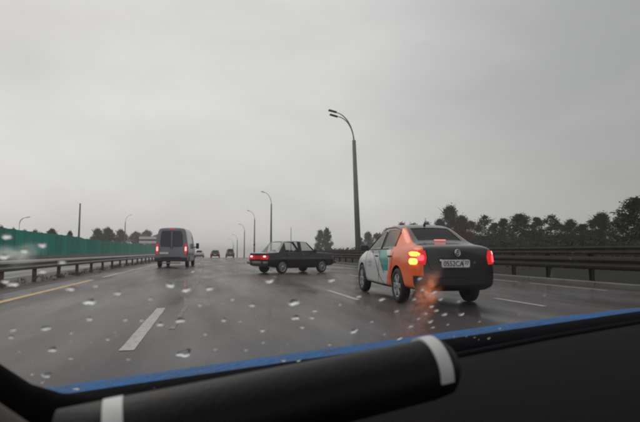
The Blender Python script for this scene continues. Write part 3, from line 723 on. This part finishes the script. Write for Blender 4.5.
# high brake light behind the rear glass, aerial, mirrors, handles, exhaust
hb = bvh.ray_cast(Vector((-1.36, 0, 3)), Vector((0, 0, -1)))[0]
mb = MB(); mb.box((-1.47, 0, 1.115), (.05, .24, .026), None, .008); mb.build('high_brake_lamp', M['high_on'], ps)
hb = bvh.ray_cast(Vector((-.75, 0, 3)), Vector((0, 0, -1)))[0]
mb = MB(); mb.tube([hb, hb + Vector((-.02, 0, .05))], [.03, .016], 8); mb.tube([hb + Vector((-.02, 0, .04)), hb + Vector((-.07, 0, .14))], .006, 6); mb.build('aerial', M['trim'], ps)
for s_ in (-1, 1):
    mb = MB(); mb.box((.78, s_ * .93, 1.0), (.1, .2, .13), None, .035); mb.tube([(.8, s_ * .8, .95), (.8, s_ * .88, .98)], .02, 6); mb.build('door_mirror', M['trim'], ps)
    for hx_ in (.12, -.78):
        hh = bvh.ray_cast(Vector((hx_, s_ * 3, .83)), Vector((0, -s_, 0)))[0]
        if hh: mb = MB(); mb.box((hx_, hh.y + s_ * .012, .83), (.19, .025, .032), None, .01); mb.build('door_handle', M['trim'], ps)
    # r for direction (0,-s,0): d x up = (-s,0,0)
    fx = lambda x_: -s_ * x_
    for pts in ([(.95, .93), (.98, .55), (.9, .26), (.02, .25), (-.08, .5), (-.1, .95)], [(-.1, .95), (-.08, .25), (-.72, .25), (-.86, .5), (-.93, .7), (-.95, .96)]):
        seam(bvh, [(fx(a), b) for a, b in pts], (0, 0, 0), (0, -s_, 0), M['arch'], ps, .005)
    seam(bvh, [(fx(.98), .3), (fx(-.8), .27)], (0, 0, 0), (0, -s_, 0), M['trim'], ps, .022, 'sill_strip')
    seam(bvh, [(fx(1.0), .955), (fx(-.9), .972)], (0, 0, 0), (0, -s_, 0), M['trim'], ps, .012, 'window_trim')
    seam(bvh, [(fx(1.02), .97), (fx(.72), 1.16), (fx(.4), 1.335), (fx(.0), 1.395), (fx(-.5), 1.39), (fx(-.86), 1.33), (fx(-.93), 1.2), (fx(-.96), .98)], (0, 0, 0), (0, -s_, 0), M['trim'], ps, .016, 'window_trim')
    seam(bvh, [(fx(-.1), .96), (fx(-.1), 1.39)], (0, 0, 0), (0, -s_, 0), M['trim'], ps, .022, 'door_pillar')
# two faint grey lines of small lettering on the front door (too blurred to read in the photograph)
M['greyprint'] = mat('grey_print', (.3, .31, .32), .5)
for (a, b, wd) in ((.62, .70, .26), (.60, .63, .18)):
    patch(bvh, 'door_print', M['greyprint'], ps, rrect(-a, b, wd, .035, .006), (0, 0, 0), (0, -1, 0), off=.002, th=.002, n=6)
mb = MB(); mb.tube([(-2.13, .45, .25), (-1.9, .45, .26)], .03, 10); mb.build('exhaust', M['galv_dark'], ps)

# ------------------------------------------------------------ old boxy sedan standing across the lanes
ls = empty('old_sedan', (4.06, 23.28, 0), heading(63.5), 'dark boxy old sedan standing across the lanes with its tail lights lit', 'car'); ls.scale = (.985, 1.08, 1.08)
lp_ = paint('old_dark_paint', (.022, .015, .020), .32, .15, .3)
st = [(-2.03, ring(.76, .40, .6, .83, .66, .85, .87, .98)), (-1.98, ring(.79, .31, .6, .86, .70, .885, .905)), (-1.4, ring(.8, .25, .6, .88, .72, .905, .93)), (-.98, ring(.8, .21, .6, .885, .575, 1.34, 1.40)),
      (-.72, ring(.8, .21, .6, .885, .59, 1.37, 1.425)), (-.2, ring(.8, .21, .6, .885, .6, 1.38, 1.435)), (-.12, ring(.8, .21, .6, .885, .6, 1.38, 1.435)), (.36, ring(.8, .21, .6, .885, .58, 1.36, 1.41)), (.86, ring(.8, .21, .6, .885, .70, .92, .945)),
      (1.9, ring(.78, .3, .6, .83, .70, .86, .88)), (1.98, ring(.76, .33, .58, .8, .66, .83, .85))]
def mf2(i, k, left):
    if k == 5 and i in (3, 4, 6, 7): return 3
    if k == 7 and i == 2: return 2
    if k == 7 and i == 7: return 1
    return 0
cage = loft(st, mf2, 2, (3, 5, 6), (1, 2, 3, 7, 8, 9), .75)
W = [(-1.2, .68, .29), (-1.2, -.68, .29), (1.2, .68, .29), (1.2, -.68, .29)]
bvh, res = make_body(ls, cage, 3, W, [lp_, M['glass_clear'], M['glass_clear'], M['glass_clear'], M['arch']], .325, .14, ['body', 'windscreen', 'rear_window', 'side_window', 'wheel_arch'])
for (x, y, z) in W: wheel(ls, (x, y, z), .29, .17, 1 if y > 0 else -1, 12, M['chrome'])
seats(ls, (.0, -.8), .34, .72)
for s_ in (-1, 1):
    o = patch(bvh, 'tail_lamp', M['red_dim'], ls, rrect(s_ * .5, .70, .48, .17, .02), (0, 0, 0), (1, 0, 0), off=.002, th=.02, n=4)
    o2 = patch(bvh, 'brake_lamp', M['pink_on'], ls, rrect(s_ * .52, .735, .17, .06, .02), (0, 0, 0), (1, 0, 0), off=.024, th=.004, n=3); o2.parent = o
    seam(bvh, [(-s_ * .9, .9), (-s_ * .92, .3), (s_ * .16, .28), (s_ * .16, .9), (s_ * .16, .28), (s_ * .74, .3), (s_ * .95, .55), (s_ * .95, .9)], (0, 0, 0), (0, -s_, 0), M['arch'], ls, .006)
    seam(bvh, [(-s_ * 1.95, .66), (s_ * 2.0, .68)], (0, 0, 0), (0, -s_, 0), M['galv'], ls, .009, 'side_trim')
    seam(bvh, [(-s_ * .85, .9), (s_ * 1.3, .9)], (0, 0, 0), (0, -s_, 0), M['galv'], ls, .008, 'belt_trim')
    seam(bvh, [(s_ * .16, .9), (s_ * .16, 1.38)], (0, 0, 0), (0, -s_, 0), M['trim'], ls, .02, 'door_pillar')
    mb = MB(); mb.box((.62, s_ * .9, .98), (.06, .16, .1), None, .025); mb.tube([(.65, s_ * .78, .92), (.64, s_ * .86, .96)], .015, 6); mb.build('door_mirror', M['trim'], ls)
    for hx_ in (.0, -.85):
        mb = MB(); mb.box((hx_ - .02, s_ * .8, .80), (.15, .03, .025), None, .008); mb.build('door_handle', M['galv'], ls)
M['redgarn'] = lampmat('glowing_red_garnish', (.3, .01, .015), (1, .01, .05), .2)
patch(bvh, 'number_plate_panel', M['redgarn'], ls, rrect(0, .70, .5, .15, .02), (0, 0, 0), (1, 0, 0), off=.002, th=.014, n=4)  # panel between the lamps is no lamp; its red glow is emission
for sx_ in (-1, 1):
    mb = MB(); mb.box((sx_ * 2.08, 0, .47), (.09, 1.58, .11), None, .03); mb.box((sx_ * 2.0, 0, .47), (.12, .5, .05)); mb.build('bumper', M['galv'], ls)
    for s_ in (-1, 1):
        mb = MB(); mb.box((sx_ * 2.14, s_ * .42, .47), (.05, .06, .17), None, .015); mb.build('overrider', M['trim'], ls)
for s_ in (-1, 1):
    mb = MB(); mb.lathe([(1.97, .10), (2.02, .1), (2.035, .07), (2.04, .001)], 'X', (0, s_ * .56, .68), 20); mb.build('headlight', M['plate'], ls)
mb = MB(); mb.box((2.0, 0, .68), (.03, .86, .17), None, .008); mb.build('grille', M['trim'], ls)

# ------------------------------------------------------------ high roof grey van
vn = empty('grey_van', (-2.08, 35.2, 0), heading(4.0), 'tall silver grey panel van seen from behind with both tail lights lit', 'van')
vp = paint('van_grey_paint', (.20, .19, .23), .35, .12, .3)
def vr(hw, zs, zt, yt): return [(0, zs), (hw * .92, zs), (hw, zs + .15), (hw, 1.0 if zt > 1.6 else (zs + zt) * .45), (hw, 1.35 if zt > 1.6 else zt - .2), (hw * .985, 1.5 if zt > 1.6 else zt - .1), (yt, zt - .13 if zt > 1.6 else zt - .03), (yt * .82, zt - .03), (0, zt)]
st = [(-2.9, vr(.97, .45, 2.5, .82)), (-2.84, vr(1.0, .4, 2.58, .86)), (-1.0, vr(1.0, .35, 2.62, .87)), (.9, vr(1.0, .33, 2.62, .87)), (1.25, vr(1.0, .33, 2.56, .85)), (2.1, vr(.99, .33, 1.63, .88)), (2.75, vr(.93, .36, 1.2, .75)), (2.9, vr(.85, .4, 1.05, .65))]
def mf3(i, k, left): return 1 if (i == 4 and k == 7) else 0
cage = loft(st, mf3, 2, (1, 2, 5), (1,), .7)
W = [(-1.75, .88, .35), (-1.75, -.88, .35), (1.85, .88, .35), (1.85, -.88, .35)]
bvh, res = make_body(vn, cage, 2, W, [vp, M['glass_dark'], M['arch']], .41, .2, ['body', 'windscreen', 'wheel_arch'])
for (x, y, z) in W: wheel(vn, (x, y, z), .35, .22, 1 if y > 0 else -1, 5)
M['vglass'] = glass_mat('van_rear_glass', (.1, .1, .12), .9); M['vglass'].node_tree.nodes['Diffuse BSDF'].inputs[0].default_value = (.045, .04, .062, 1)
for s_ in (-1, 1):
    d_ = patch(bvh, 'rear_door', vp, vn, rrect(s_ * .385, 1.48, .75, 1.9, .06), (0, 0, 0), (1, 0, 0), off=.003, th=.012, n=6)
    w_ = patch(bvh, 'rear_window', M['vglass'], vn, [(s_ * .04, 1.32), (s_ * .64, 1.32), (s_ * .72, 1.5), (s_ * .66, 2.2), (s_ * .58, 2.36), (s_ * .04, 2.36)][::s_], (0, 0, 0), (1, 0, 0), off=.018, th=.01, n=6); w_.parent = d_
    q_ = patch(bvh, 'tail_lamp', M['red_off'], vn, rrect(s_ * .885, 1.2, .13, .62, .03), (0, 0, 0), (1, 0, 0), off=.004, th=.02, n=4)
    q2 = patch(bvh, 'brake_lamp', M['pink_dim'], vn, rrect(s_ * .885, 1.2, .11, .27, .03), (0, 0, 0), (1, 0, 0), off=.026, th=.005, n=4); q2.parent = q_
    mb = MB(); mb.box((1.75, s_ * 1.2, 1.45), (.12, .22, .42), None, .05); mb.tube([(1.75, s_ * .98, 1.35), (1.75, s_ * 1.13, 1.38)], .035, 8); mb.build('door_mirror', M['trim'], vn)
    fx = lambda x_: -s_ * x_
    patch(bvh, 'side_window', M['vglass'], vn, [(fx(.55), 1.48), (fx(1.7), 1.48), (fx(1.25), 2.12), (fx(.55), 2.12)][::-s_], (0, 0, 0), (0, -s_, 0), off=.004, th=.008, n=5)
    seam(bvh, [(fx(1.85), 1.5), (fx(1.4), .6), (fx(1.4), .4), (fx(.45), .4), (fx(.45), 2.25), (fx(1.15), 2.25)], (0, 0, 0), (0, -s_, 0), M['arch'], vn, .01)
    seam(bvh, [(fx(.45), .85), (fx(-2.85), .85)], (0, 0, 0), (0, -s_, 0), M['trim'], vn, .03, 'side_trim')
    mb = MB(); mb.box((-2.96, s_ * .06, 1.3), (.03, .03, .2), None, .008); mb.build('door_handle', M['trim'], vn)
mb = MB(); mb.box((-2.98, 0, .52), (.22, 1.96, .26), None, .06); mb.box((-3.02, 0, .66), (.2, 1.2, .05), None, .01); mb.build('bumper', mat('grey_plastic', (.03, .028, .03), .6), vn)
mb = MB(); mb.box((-2.99, .44, .93), (.02, .54, .13), None, .004); mb.build('number_plate', M['plate'], vn)
mb = MB(); mb.box((-3.0, 0, .30), (.05, 1.2, .07), None, .01); mb.build('tow_step', M['galv'], vn)
mb = MB(); mb.box((-2.93, 0, 2.46), (.06, .3, .05), None, .01); mb.build('high_brake_lamp', M['red_off'], vn)

# ------------------------------------------------------------ far traffic
def small_car(name, loc, ang, label, cat, L_, hw, H_, col, boxy=False, lit=False, group=None):
    e = empty(name, (loc[0], loc[1], G(loc[0], loc[1])), heading(ang), label, cat, group); p = paint(name + '_paint', col, .35, .1, .2)
    b = .62 * H_ if not boxy else .55 * H_; h2 = L_ / 2; rx_ = -h2 + (.12 if boxy else .55)
    st = [(-h2, ring(hw * .92, .35, .6, b - .02, hw * .7, b + .01, b + .03, .98)), (-h2 + .06, ring(hw, .28, .6, b, hw * .8, b + .03, b + .05)), (rx_ - .02 + (.0 if boxy else -.1), ring(hw, .26, .6, b, hw * .8, b + .03, b + .05)),
          (rx_ + .35, ring(hw, .25, .6, b, hw * .7, H_ - .07, H_ - .01)), (-.1, ring(hw, .24, .6, b, hw * .73, H_ - .05, H_)), (.0, ring(hw, .24, .6, b, hw * .73, H_ - .05, H_)), (.45, ring(hw, .24, .6, b, hw * .68, H_ - .08, H_ - .03)),
          (1.05, ring(hw, .25, .6, b - .02, hw * .85, b + .02, b + .05)), (h2 - .15, ring(hw * .95, .28, .55, b - .18, hw * .75, b - .15, b - .12)), (h2, ring(hw * .85, .33, .5, b - .3, hw * .6, b - .27, b - .25))]
    def mfx(i, k, l):
        if k == 5 and i in (3, 5): return 3
        if k == 7 and i == 2: return 2
        if k == 7 and i == 6: return 1
        return 0
    cage = loft(st, mfx, 2); Wl = [(-h2 * .6, hw * .86, .32), (-h2 * .6, -hw * .86, .32), (h2 * .6, hw * .86, .32), (h2 * .6, -hw * .86, .32)]
    bv, _ = make_body(e, cage, 2, Wl, [p, M['glass_dark'], M['glass_dark'], M['glass_dark'], M['arch']], .38, .16, ['body', 'windscreen', 'rear_window', 'side_window', 'wheel_arch'])
    for (x, y, z) in Wl: wheel(e, (x, y, z), .32, .2, 1 if y > 0 else -1, 5)
    for s_ in (-1, 1): patch(bv, 'tail_lamp', M['red_on'] if lit else M['red_off'], e, rrect(s_ * hw * .8, b - .12, hw * .25, .16, .02), (0, 0, 0), (1, 0, 0), off=.003, th=.015, n=3)
    patch(bv, 'number_plate', M['plate'], e, rrect(0, b - .22, .5, .11, .01), (0, 0, 0), (1, 0, 0), off=.003, th=.012, n=3)
    mb = MB(); mb.box((-h2 - .0, 0, .42), (.14, hw * 1.8, .2), None, .05); mb.build('bumper', M['trim'], e)
    return e
small_car('dark_hatchback', (1.35, 92), 2, 'small black car far ahead in the middle lane, seen from behind', 'car', 4.2, .87, 1.5, (.02, .02, .022), True)
small_car('grey_minivan', (4.55, 104), 0, 'distant grey green tall car ahead, in the lane right of the black one', 'car', 4.6, .88, 1.95, (.07, .08, .078), True)
small_car('white_car', (-1.7, 101), 0, 'distant white car half hidden behind the right side of the silver grey van', 'car', 4.4, .95, 1.6, (.5, .5, .5), True)

# ============================================================ the car we sit in
own = empty('blue_car', (0, 0, 0), 0, 'blue car the view is taken from: wet bonnet strip, rain spotted windscreen and black dashboard', 'car')
Rm = Matrix.Rotation(R(6.9), 4, 'Z') @ Matrix.Rotation(R(-3.4), 4, 'Y')
own.matrix_world = Matrix.Translation(Vector((0, 0, 1)) - (Rm @ Vector((0, 0, 1)))) @ Rm
def own_patch(name, m, rows, th=.012, sm=True):
    """rows of (x,y,z) points relative to the eye; thickened downward"""
    n = len(rows[0]); vs = [(p[0], p[1], p[2] + 1) for r in rows for p in r]; k = len(vs)
    vs += [(p[0], p[1], p[2] + 1 - th) for r in rows for p in r]; fs = []
    for i in range(len(rows) - 1):
        for j in range(n - 1):
            a, b, c, d = i * n + j, i * n + j + 1, (i + 1) * n + j + 1, (i + 1) * n + j
            fs += [(a, b, c, d), (a + k, d + k, c + k, b + k)]
    bd = [j for j in range(n)] + [i * n + n - 1 for i in range(1, len(rows))] + [(len(rows) - 1) * n + j for j in range(n - 2, -1, -1)] + [i * n for i in range(len(rows) - 2, 0, -1)]
    for a, b in zip(bd, bd[1:] + bd[:1]): fs.append((a, a + k, b + k, b))
    mb = MB(); mb.add(vs, fs, sm); return mb.build(name, m, own)
M['blue'] = mat('blue_car_paint', (.012, .105, .30), .55, 0, var=.55, vscale=16, bump=.8, bscale=60, rvar=.15, spec=.16)
prof = [(.93, -.250), (1.0, -.2515), (1.08, -.256), (1.13, -.2625), (1.18, -.276), (1.3, -.33), (1.5, -.41), (1.8, -.52), (2.0, -.66), (2.05, -.85)]
rows = []
for (y, z) in prof:
    rows.append([(x, y - .05 * max(0, abs(x - .45) - .4) ** 2, z - (.03 * max(0, abs(x - .45) - .75) ** 2)) for x in (-.55, -.45, -.3, -.15, 0, .2, .4, .6, .8, 1.0, 1.2, 1.4, 1.55)])
own_patch('bonnet', M['blue'], rows)
M['cowl'] = mat('black_cowl', (.003, .003, .005), .8, var=.2, vscale=10, spec=.08)
M['dash'] = mat('dashboard_plastic', (.0058, .0045, .0052), .8, var=.15, vscale=14, bump=.12, bscale=300, spec=.1)
X_ = [-.6, -.4, -.2, 0, .2, .4, .6, .8, 1.0, 1.25, 1.5]
own_patch('scuttle', M['cowl'], [[(x, y, z) for x in X_] for (y, z) in ((.985, -.2475), (.95, -.2365), (.92, -.2285), (.885, -.243), (.87, -.275))], .01)
# wiper arm lying low on the scuttle
def dz(x): return .0 if x < .3 else .018 * min(1, (x - .3) / .6)
rows = []
for (y, z) in ((.86, -.30), (.845, -.262), (.82, -.250), (.76, -.2475), (.65, -.252), (.5, -.264), (.40, -.278), (.36, -.30), (.345, -.36), (.34, -.55)):
    rows.append([(x, y, z + dz(x) + (.0 if x > .35 else -.004)) for x in X_])
own_patch('dashboard', M['dash'], rows, .02)
own_patch('defroster_ridge', M['cowl'], [[(x, y, z + dz(x)) for x in X_] for (y, z) in ((.842, -.258), (.835, -.2455), (.825, -.243), (.815, -.2465))], .008)
# windscreen
M['screen'] = bpy.data.materials.new('windscreen_glass'); M['screen'].use_nodes = True; t = M['screen'].node_tree; t.nodes.clear()
o_ = t.nodes.new('ShaderNodeOutputMaterial'); tr = t.nodes.new('ShaderNodeBsdfTransparent'); tr.inputs[0].default_value = (.985, .985, .98, 1)
rf = t.nodes.new('ShaderNodeBsdfRefraction'); rf.inputs['IOR'].default_value = 1.05; rf.inputs['Roughness'].default_value = .35; rf.inputs['Color'].default_value = (.97, .97, .97, 1)
tcn = t.nodes.new('ShaderNodeTexCoord'); ns = t.nodes.new('ShaderNodeTexNoise'); ns.inputs['Scale'].default_value = 5; ns.inputs['Detail'].default_value = 5; t.links.new(tcn.outputs['Object'], ns.inputs['Vector'])
mr_ = t.nodes.new('ShaderNodeMapRange'); mr_.inputs['From Min'].default_value = .35; mr_.inputs['From Max'].default_value = .7; mr_.inputs['To Min'].default_value = .015; mr_.inputs['To Max'].default_value = .05; t.links.new(ns.outputs['Fac'], mr_.inputs['Value'])
mx = t.nodes.new('ShaderNodeMixShader'); t.links.new(mr_.outputs[0], mx.inputs[0]); t.links.new(tr.outputs[0], mx.inputs[1]); t.links.new(rf.outputs[0], mx.inputs[2]); t.links.new(mx.outputs[0], o_.inputs[0])
mb = MB()
B0, SL = Vector((0, .85, .745)), Vector((0, -.6931, .7208))    # base line and up-slope direction
pts = [(-.32, .0), (1.35, .0), (1.35, .98), (-.32, .98)]
mb.add([(x, (B0 + SL * t_).y, (B0 + SL * t_).z) for x, t_ in pts], [(0, 1, 2, 3)]); ws = mb.build('windscreen', M['screen'], own)
M['water'] = bpy.data.materials.new('rain_water'); M['water'].use_nodes = True; t = M['water'].node_tree; t.nodes.clear()
o_ = t.nodes.new('ShaderNodeOutputMaterial'); g_ = t.nodes.new('ShaderNodeBsdfGlass'); g_.inputs['IOR'].default_value = 1.33; g_.inputs['Roughness'].default_value = .03; t.links.new(g_.outputs[0], o_.inputs[0])
NRM = Vector((0, .7208, .6931))    # outward
def drop_mesh(seed):
    r_ = random.Random(seed); bm = bmesh.new(); bmesh.ops.create_icosphere(bm, subdivisions=3, radius=.5)
    for v in bm.verts:
        c = v.co; x, y, z = c
        if z < 0: z *= .04
        else: z *= .52
        f = 1 + .14 * math.sin(3 * math.atan2(y, x) + seed) + .08 * math.sin(5 * math.atan2(y, x) + 2 * seed)
        v.co = (x * f, y * f * .56 * (1 + .35 * x), z)
    for f in bm.faces: f.smooth = True
    me = bpy.data.meshes.new('raindrop'); bm.to_mesh(me); bm.free(); me.materials.append(M['water']); return me
DM = [drop_mesh(i) for i in range(6)]
DROPS = [(0.161, 0.283, 15.5), (0.255, 0.274, 14.4), (0.205, 0.231, 21.9), (0.214, 0.195, 18.4), (0.243, 0.207, 9.8), (0.242, 0.19, 11.4), (0.165, 0.173, 11.6), (0.326, 0.141, 19.4), (0.355, 0.218, 13.8), (0.394, 0.183, 10.0), (0.142, 0.235, 10.9), (0.23, 0.169, 10.2), (0.144, 0.128, 9.0), (0.17, 0.142, 7.4), (0.451, 0.222, 13.8), (0.41, 0.26, 9.3), (-0.066, 0.272, 19.6), (-0.033, 0.284, 11.6), (0.03, 0.291, 15.4), (0.049, 0.28, 15.6), (0.079, 0.278, 13.0), (0.043, 0.218, 18.0), (0.017, 0.214, 12.5), (0.05, 0.139, 28.3), (-0.068, 0.24, 10.8), (-0.027, 0.231, 8.2), (-0.092, 0.215, 5.5), (-0.094, 0.199, 4.2), (-0.098, 0.162, 7.3), (-0.084, 0.299, 12.7), (-0.057, 0.3, 6.4), (-0.007, 0.227, 8.2), (-0.119, 0.23, 15.0), (-0.154, 0.233, 8.2), (-0.158, 0.22, 8.3), (-0.117, 0.185, 14.3), (-0.131, 0.13, 16.5), (-0.147, 0.137, 7.5), (-0.138, 0.115, 7.6), (-0.154, 0.189, 4.3), (0.104, 0.208, 9.8), (-0.098, 0.088, 12.5), (0.213, 0.084, 11.0), (0.24, 0.077, 9.5), (0.427, 0.101, 13.9), (0.462, 0.184, 11.4), (0.477, 0.171, 11.6), (0.5, 0.157, 13.2), (0.539, 0.15, 13.3), (0.476, 0.141, 13.4), (0.515, 0.19, 8.5), (0.439, 0.134, 12.0), (0.489, 0.122, 10.6), (0.658, 0.088, 7.8), (0.646, 0.058, 8.0), (0.606, 0.069, 4.8), (0.551, 0.083, 4.7), (0.583, 0.077, 4.7), (0.311, 0.231, 10.9), (-0.122, 0.364, 9.5), (-0.104, 0.371, 10.6), (-0.142, 0.357, 14.3), (-0.135, 0.386, 11.5), (-0.088, 0.344, 9.7), (-0.109, 0.331, 9.8), (-0.14, 0.314, 15.0), (-0.147, 0.319, 11.2), (0.112, 0.252, 8.0), (0.079, 0.18, 7.2), (0.289, 0.112, 7.6), (0.005, 0.268, 6.6), (-0.05, 0.194, 7.1), (-0.026, 0.143, 7.4), (0.096, 0.14, 7.5), (0.128, 0.201, 5.6), (0.283, 0.216, 6.9), (0.354, 0.162, 8.8), (0.391, 0.12, 6.1), (0.069, 0.246, 6.7), (0.686, 0.126, 6.0), (0.717, 0.178, 5.8), (0.593, 0.121, 7.6), (0.419, 0.209, 8.4), (0.426, 0.232, 8.2), (0.473, 0.201, 9.8), (0.457, 0.166, 8.7), (0.52, 0.125, 7.6), (0.447, 0.154, 8.8)]
rnd = random.Random(5)
for i in range(95):   # fine spatter between the big drops
    DROPS.append((rnd.uniform(-.17, .75), rnd.uniform(.05, .3), rnd.uniform(1.2, 3.2)))
for i in range(25): DROPS.append((rnd.uniform(-.2, .8), rnd.uniform(.3, .9), rnd.uniform(.8, 1.8)))
bas = Matrix((Vector((1, 0, 0)), SL, NRM)).transposed()
for i, (x, t_, s) in enumerate(DROPS):
    s *= .8
    o = link_mesh('raindrop', DM[i % 6], ws); p = B0 + SL * t_ + NRM * .0012
    ang = R((6 if x < .3 else 22) + rnd.uniform(-8, 8))
    o.matrix_local = Matrix.Translation((x, p.y, p.z)) @ (bas @ Matrix.Rotation(ang, 3, 'Z')).to_4x4() @ Matrix.Diagonal((s / 1000, s / 1000 * rnd.uniform(1., 1.45), s / 1000 * rnd.uniform(.8, 1.1), 1))
# smears of water film left on the glass
M['smear'] = bpy.data.materials.new('water_film'); M['smear'].use_nodes = True; t = M['smear'].node_tree; t.nodes.clear()
o_ = t.nodes.new('ShaderNodeOutputMaterial'); tr = t.nodes.new('ShaderNodeBsdfTransparent'); rf = t.nodes.new('ShaderNodeBsdfRefraction'); rf.inputs['IOR'].default_value = .93; rf.inputs['Roughness'].default_value = .5
tcn = t.nodes.new('ShaderNodeTexCoord'); ns = t.nodes.new('ShaderNodeTexNoise'); ns.inputs['Scale'].default_value = 85; ns.inputs['Detail'].default_value = 5; t.links.new(tcn.outputs['Object'], ns.inputs['Vector'])
mr_ = t.nodes.new('ShaderNodeMapRange'); mr_.inputs['From Min'].default_value = .3; mr_.inputs['From Max'].default_value = .62; mr_.inputs['To Min'].default_value = .2; mr_.inputs['To Max'].default_value = .55; t.links.new(ns.outputs['Fac'], mr_.inputs['Value'])
at_ = t.nodes.new('ShaderNodeAttribute'); at_.attribute_name = 'film_thickness'; mu = t.nodes.new('ShaderNodeMath'); mu.operation = 'MULTIPLY'; t.links.new(mr_.outputs[0], mu.inputs[0]); t.links.new(at_.outputs['Fac'], mu.inputs[1])
mx = t.nodes.new('ShaderNodeMixShader'); t.links.new(mu.outputs[0], mx.inputs[0]); t.links.new(tr.outputs[0], mx.inputs[1]); t.links.new(rf.outputs[0], mx.inputs[2]); t.links.new(mx.outputs[0], o_.inputs[0])
for (x, t_, a_, b_) in ((.432, .195, .045, .10), (.45, .13, .045, .05), (-.13, .36, .03, .02), (.06, .27, .03, .012), (.33, .2, .03, .012)):
    vs = []; fs = []; th_ = []; n_ = 24; nr = 8
    for q in range(nr + 1):
        for k_ in range(n_):
            an = 2 * math.pi * k_ / n_; f_ = (1 + .2 * math.sin(3 * an + x * 50) + .12 * math.sin(7 * an + t_ * 90)) * q / nr; p = B0 + SL * (t_ + b_ * math.sin(an) * f_) + NRM * .0006
            vs.append((x + a_ * math.cos(an) * f_, p.y, p.z)); th_.append(1 - sstep(.15, 1, q / nr))
    for q in range(nr):
        for k_ in range(n_):
            f = (q * n_ + k_, (q + 1) * n_ + k_, (q + 1) * n_ + (k_ + 1) % n_, q * n_ + (k_ + 1) % n_); fs.append(f)
    mb = MB(); mb.add(vs, fs, True); so_ = mb.build('water_smear', M['smear'], ws); aa = so_.data.attributes.new('film_thickness', 'FLOAT', 'POINT')
    for q, v_ in enumerate(th_): aa.data[q].value = v_
# black glass border and left pillar trim
M['frit'] = mat('black_border', (.003, .003, .003), .9, spec=.05)
mb = MB(); fp = [(-.40, -.05), (-.34, -.10), (-.29, -.145), (-.244, -.183), (-.198, -.224), (-.151, -.247), (-.1, -.259), (-.03, -.266), (.06, -.272)]; P3 = []
for i, (a, b) in enumerate(fp):
    t0 = Vector((fp[min(i + 1, 8)][0] - fp[max(i - 1, 0)][0], 0, fp[min(i + 1, 8)][1] - fp[max(i - 1, 0)][1])).normalized(); nn = Vector((t0.z, 0, -t0.x))
    P3.append(Vector((a * .77, .77, b * .77 + 1)) + nn * .04)
mb.tube(P3, .04, 16); mb.build('windscreen_border', M['frit'], own)
M['pillar'] = mat('grey_brown_trim', (.055, .042, .034), .8, var=.1, vscale=20, bump=.2, bscale=300)
a, b = Vector((-.122, .5, -.1145 + 1)), Vector((-.092, .5, -.1455 + 1)); d = (b - a).normalized(); nrm = Vector((-.7186, 0, -.6954)); rr = .05
mb = MB(); mb.tube([a - d * .35 + nrm * (rr + .012), a + nrm * (rr + .010), b + nrm * (rr + .008), b + d * .03 + nrm * (rr + .012), b + d * .12 + nrm * (rr + .03)], rr, 16); mb.build('pillar_trim', M['pillar'], own)
mb = MB(); mb.box((.5, -.92, 1.475), (1.62, 2.1, .04), None, .01); mb.build('roof_panel', mat('headliner', (.16, .15, .14), .9), own)  # car roof out of view, added to shade the dashboard from the sky
mb = MB(); mb.box((-.37, -.9, .55), (.08, 2.2, .8), None, .02); mb.build('door_panel', M['dash'], own)
# dark tube with pale bands lying along the dashboard
tb = empty('rolled_tube', (0, 0, 0), 0, 'thick black tube with a white band near each end, lying on the dashboard', 'tube'); tb.matrix_world = own.matrix_world.copy()
A_, B_ = Vector((-.036, .528, -.182 + 1)), Vector((.333, .53, -.165 + 1)); ax = (B_ - A_).normalized()
def along(t_, off=0): return A_ + (B_ - A_) * t_
M['tube'] = mat('black_foam', (.006, .005, .0056), .5, var=.3, vscale=25, bump=.1, bscale=150, spec=.3)
M['band'] = mat('pale_band', (.66, .66, .66), .6, var=.1, vscale=30)
L_ = (B_ - A_).length; R0 = .0365
mb = MB(); mb.tube([A_ - ax * .05, A_ - ax * .046, A_, B_ - ax * .01, B_ + ax * .014, B_ + ax * .024, B_ + ax * .027], [.028, R0 + .002, R0 + .002, R0, R0 * .93, R0 * .7, .01], 40); mb.build('sleeve', M['tube'], tb)
for c_, w_ in ((B_ - ax * .004, .0085), (A_ + ax * .004, .009)):
    rr0 = R0 + .003; bx = ax.cross(Vector((0, 0, 1))).normalized(); bz = bx.cross(ax).normalized(); mb = MB(); vs = []; fs = []; n_ = 26
    for k_ in range(n_ + 1):        # the band wraps the upper side only
        an = R(-12 + 172 * k_ / n_); d_ = -bx * math.cos(an) * -1 + bz * math.sin(an); d_ = bx * math.cos(an) + bz * math.sin(an)
        for (o1, o2) in ((-w_, rr0), (w_, rr0), (w_, rr0 - .003), (-w_, rr0 - .003)): vs.append(c_ + ax * o1 + d_ * o2)
    for k_ in range(n_):
        for q in range(4): fs.append((k_ * 4 + q, k_ * 4 + (q + 1) % 4, k_ * 4 + 4 + (q + 1) % 4, k_ * 4 + 4 + q))
    fs += [(0, 1, 2, 3), (n_ * 4, n_ * 4 + 3, n_ * 4 + 2, n_ * 4 + 1)]
    mb.add(vs, fs, False); mb.build('band', M['band'], tb)

# ============================================================ rain haze
mb = MB(); mb.box((0, 1150, -7), (5400, 3100, 50)); hz_ = mb.build('haze', M['cowl']); hz_['kind'] = 'stuff'; hz_['label'] = 'thin grey rain haze over the road'
m = bpy.data.materials.new('rain_haze'); m.use_nodes = True; t = m.node_tree; t.nodes.clear(); o_ = t.nodes.new('ShaderNodeOutputMaterial'); v = t.nodes.new('ShaderNodeVolumePrincipled')
v.inputs['Density'].default_value = .0007; v.inputs['Color'].default_value = (.98, .97, .965, 1); v.inputs['Anisotropy'].default_value = .2; t.links.new(v.outputs[0], o_.inputs['Volume'])
hz_.data.materials.clear(); hz_.data.materials.append(m)
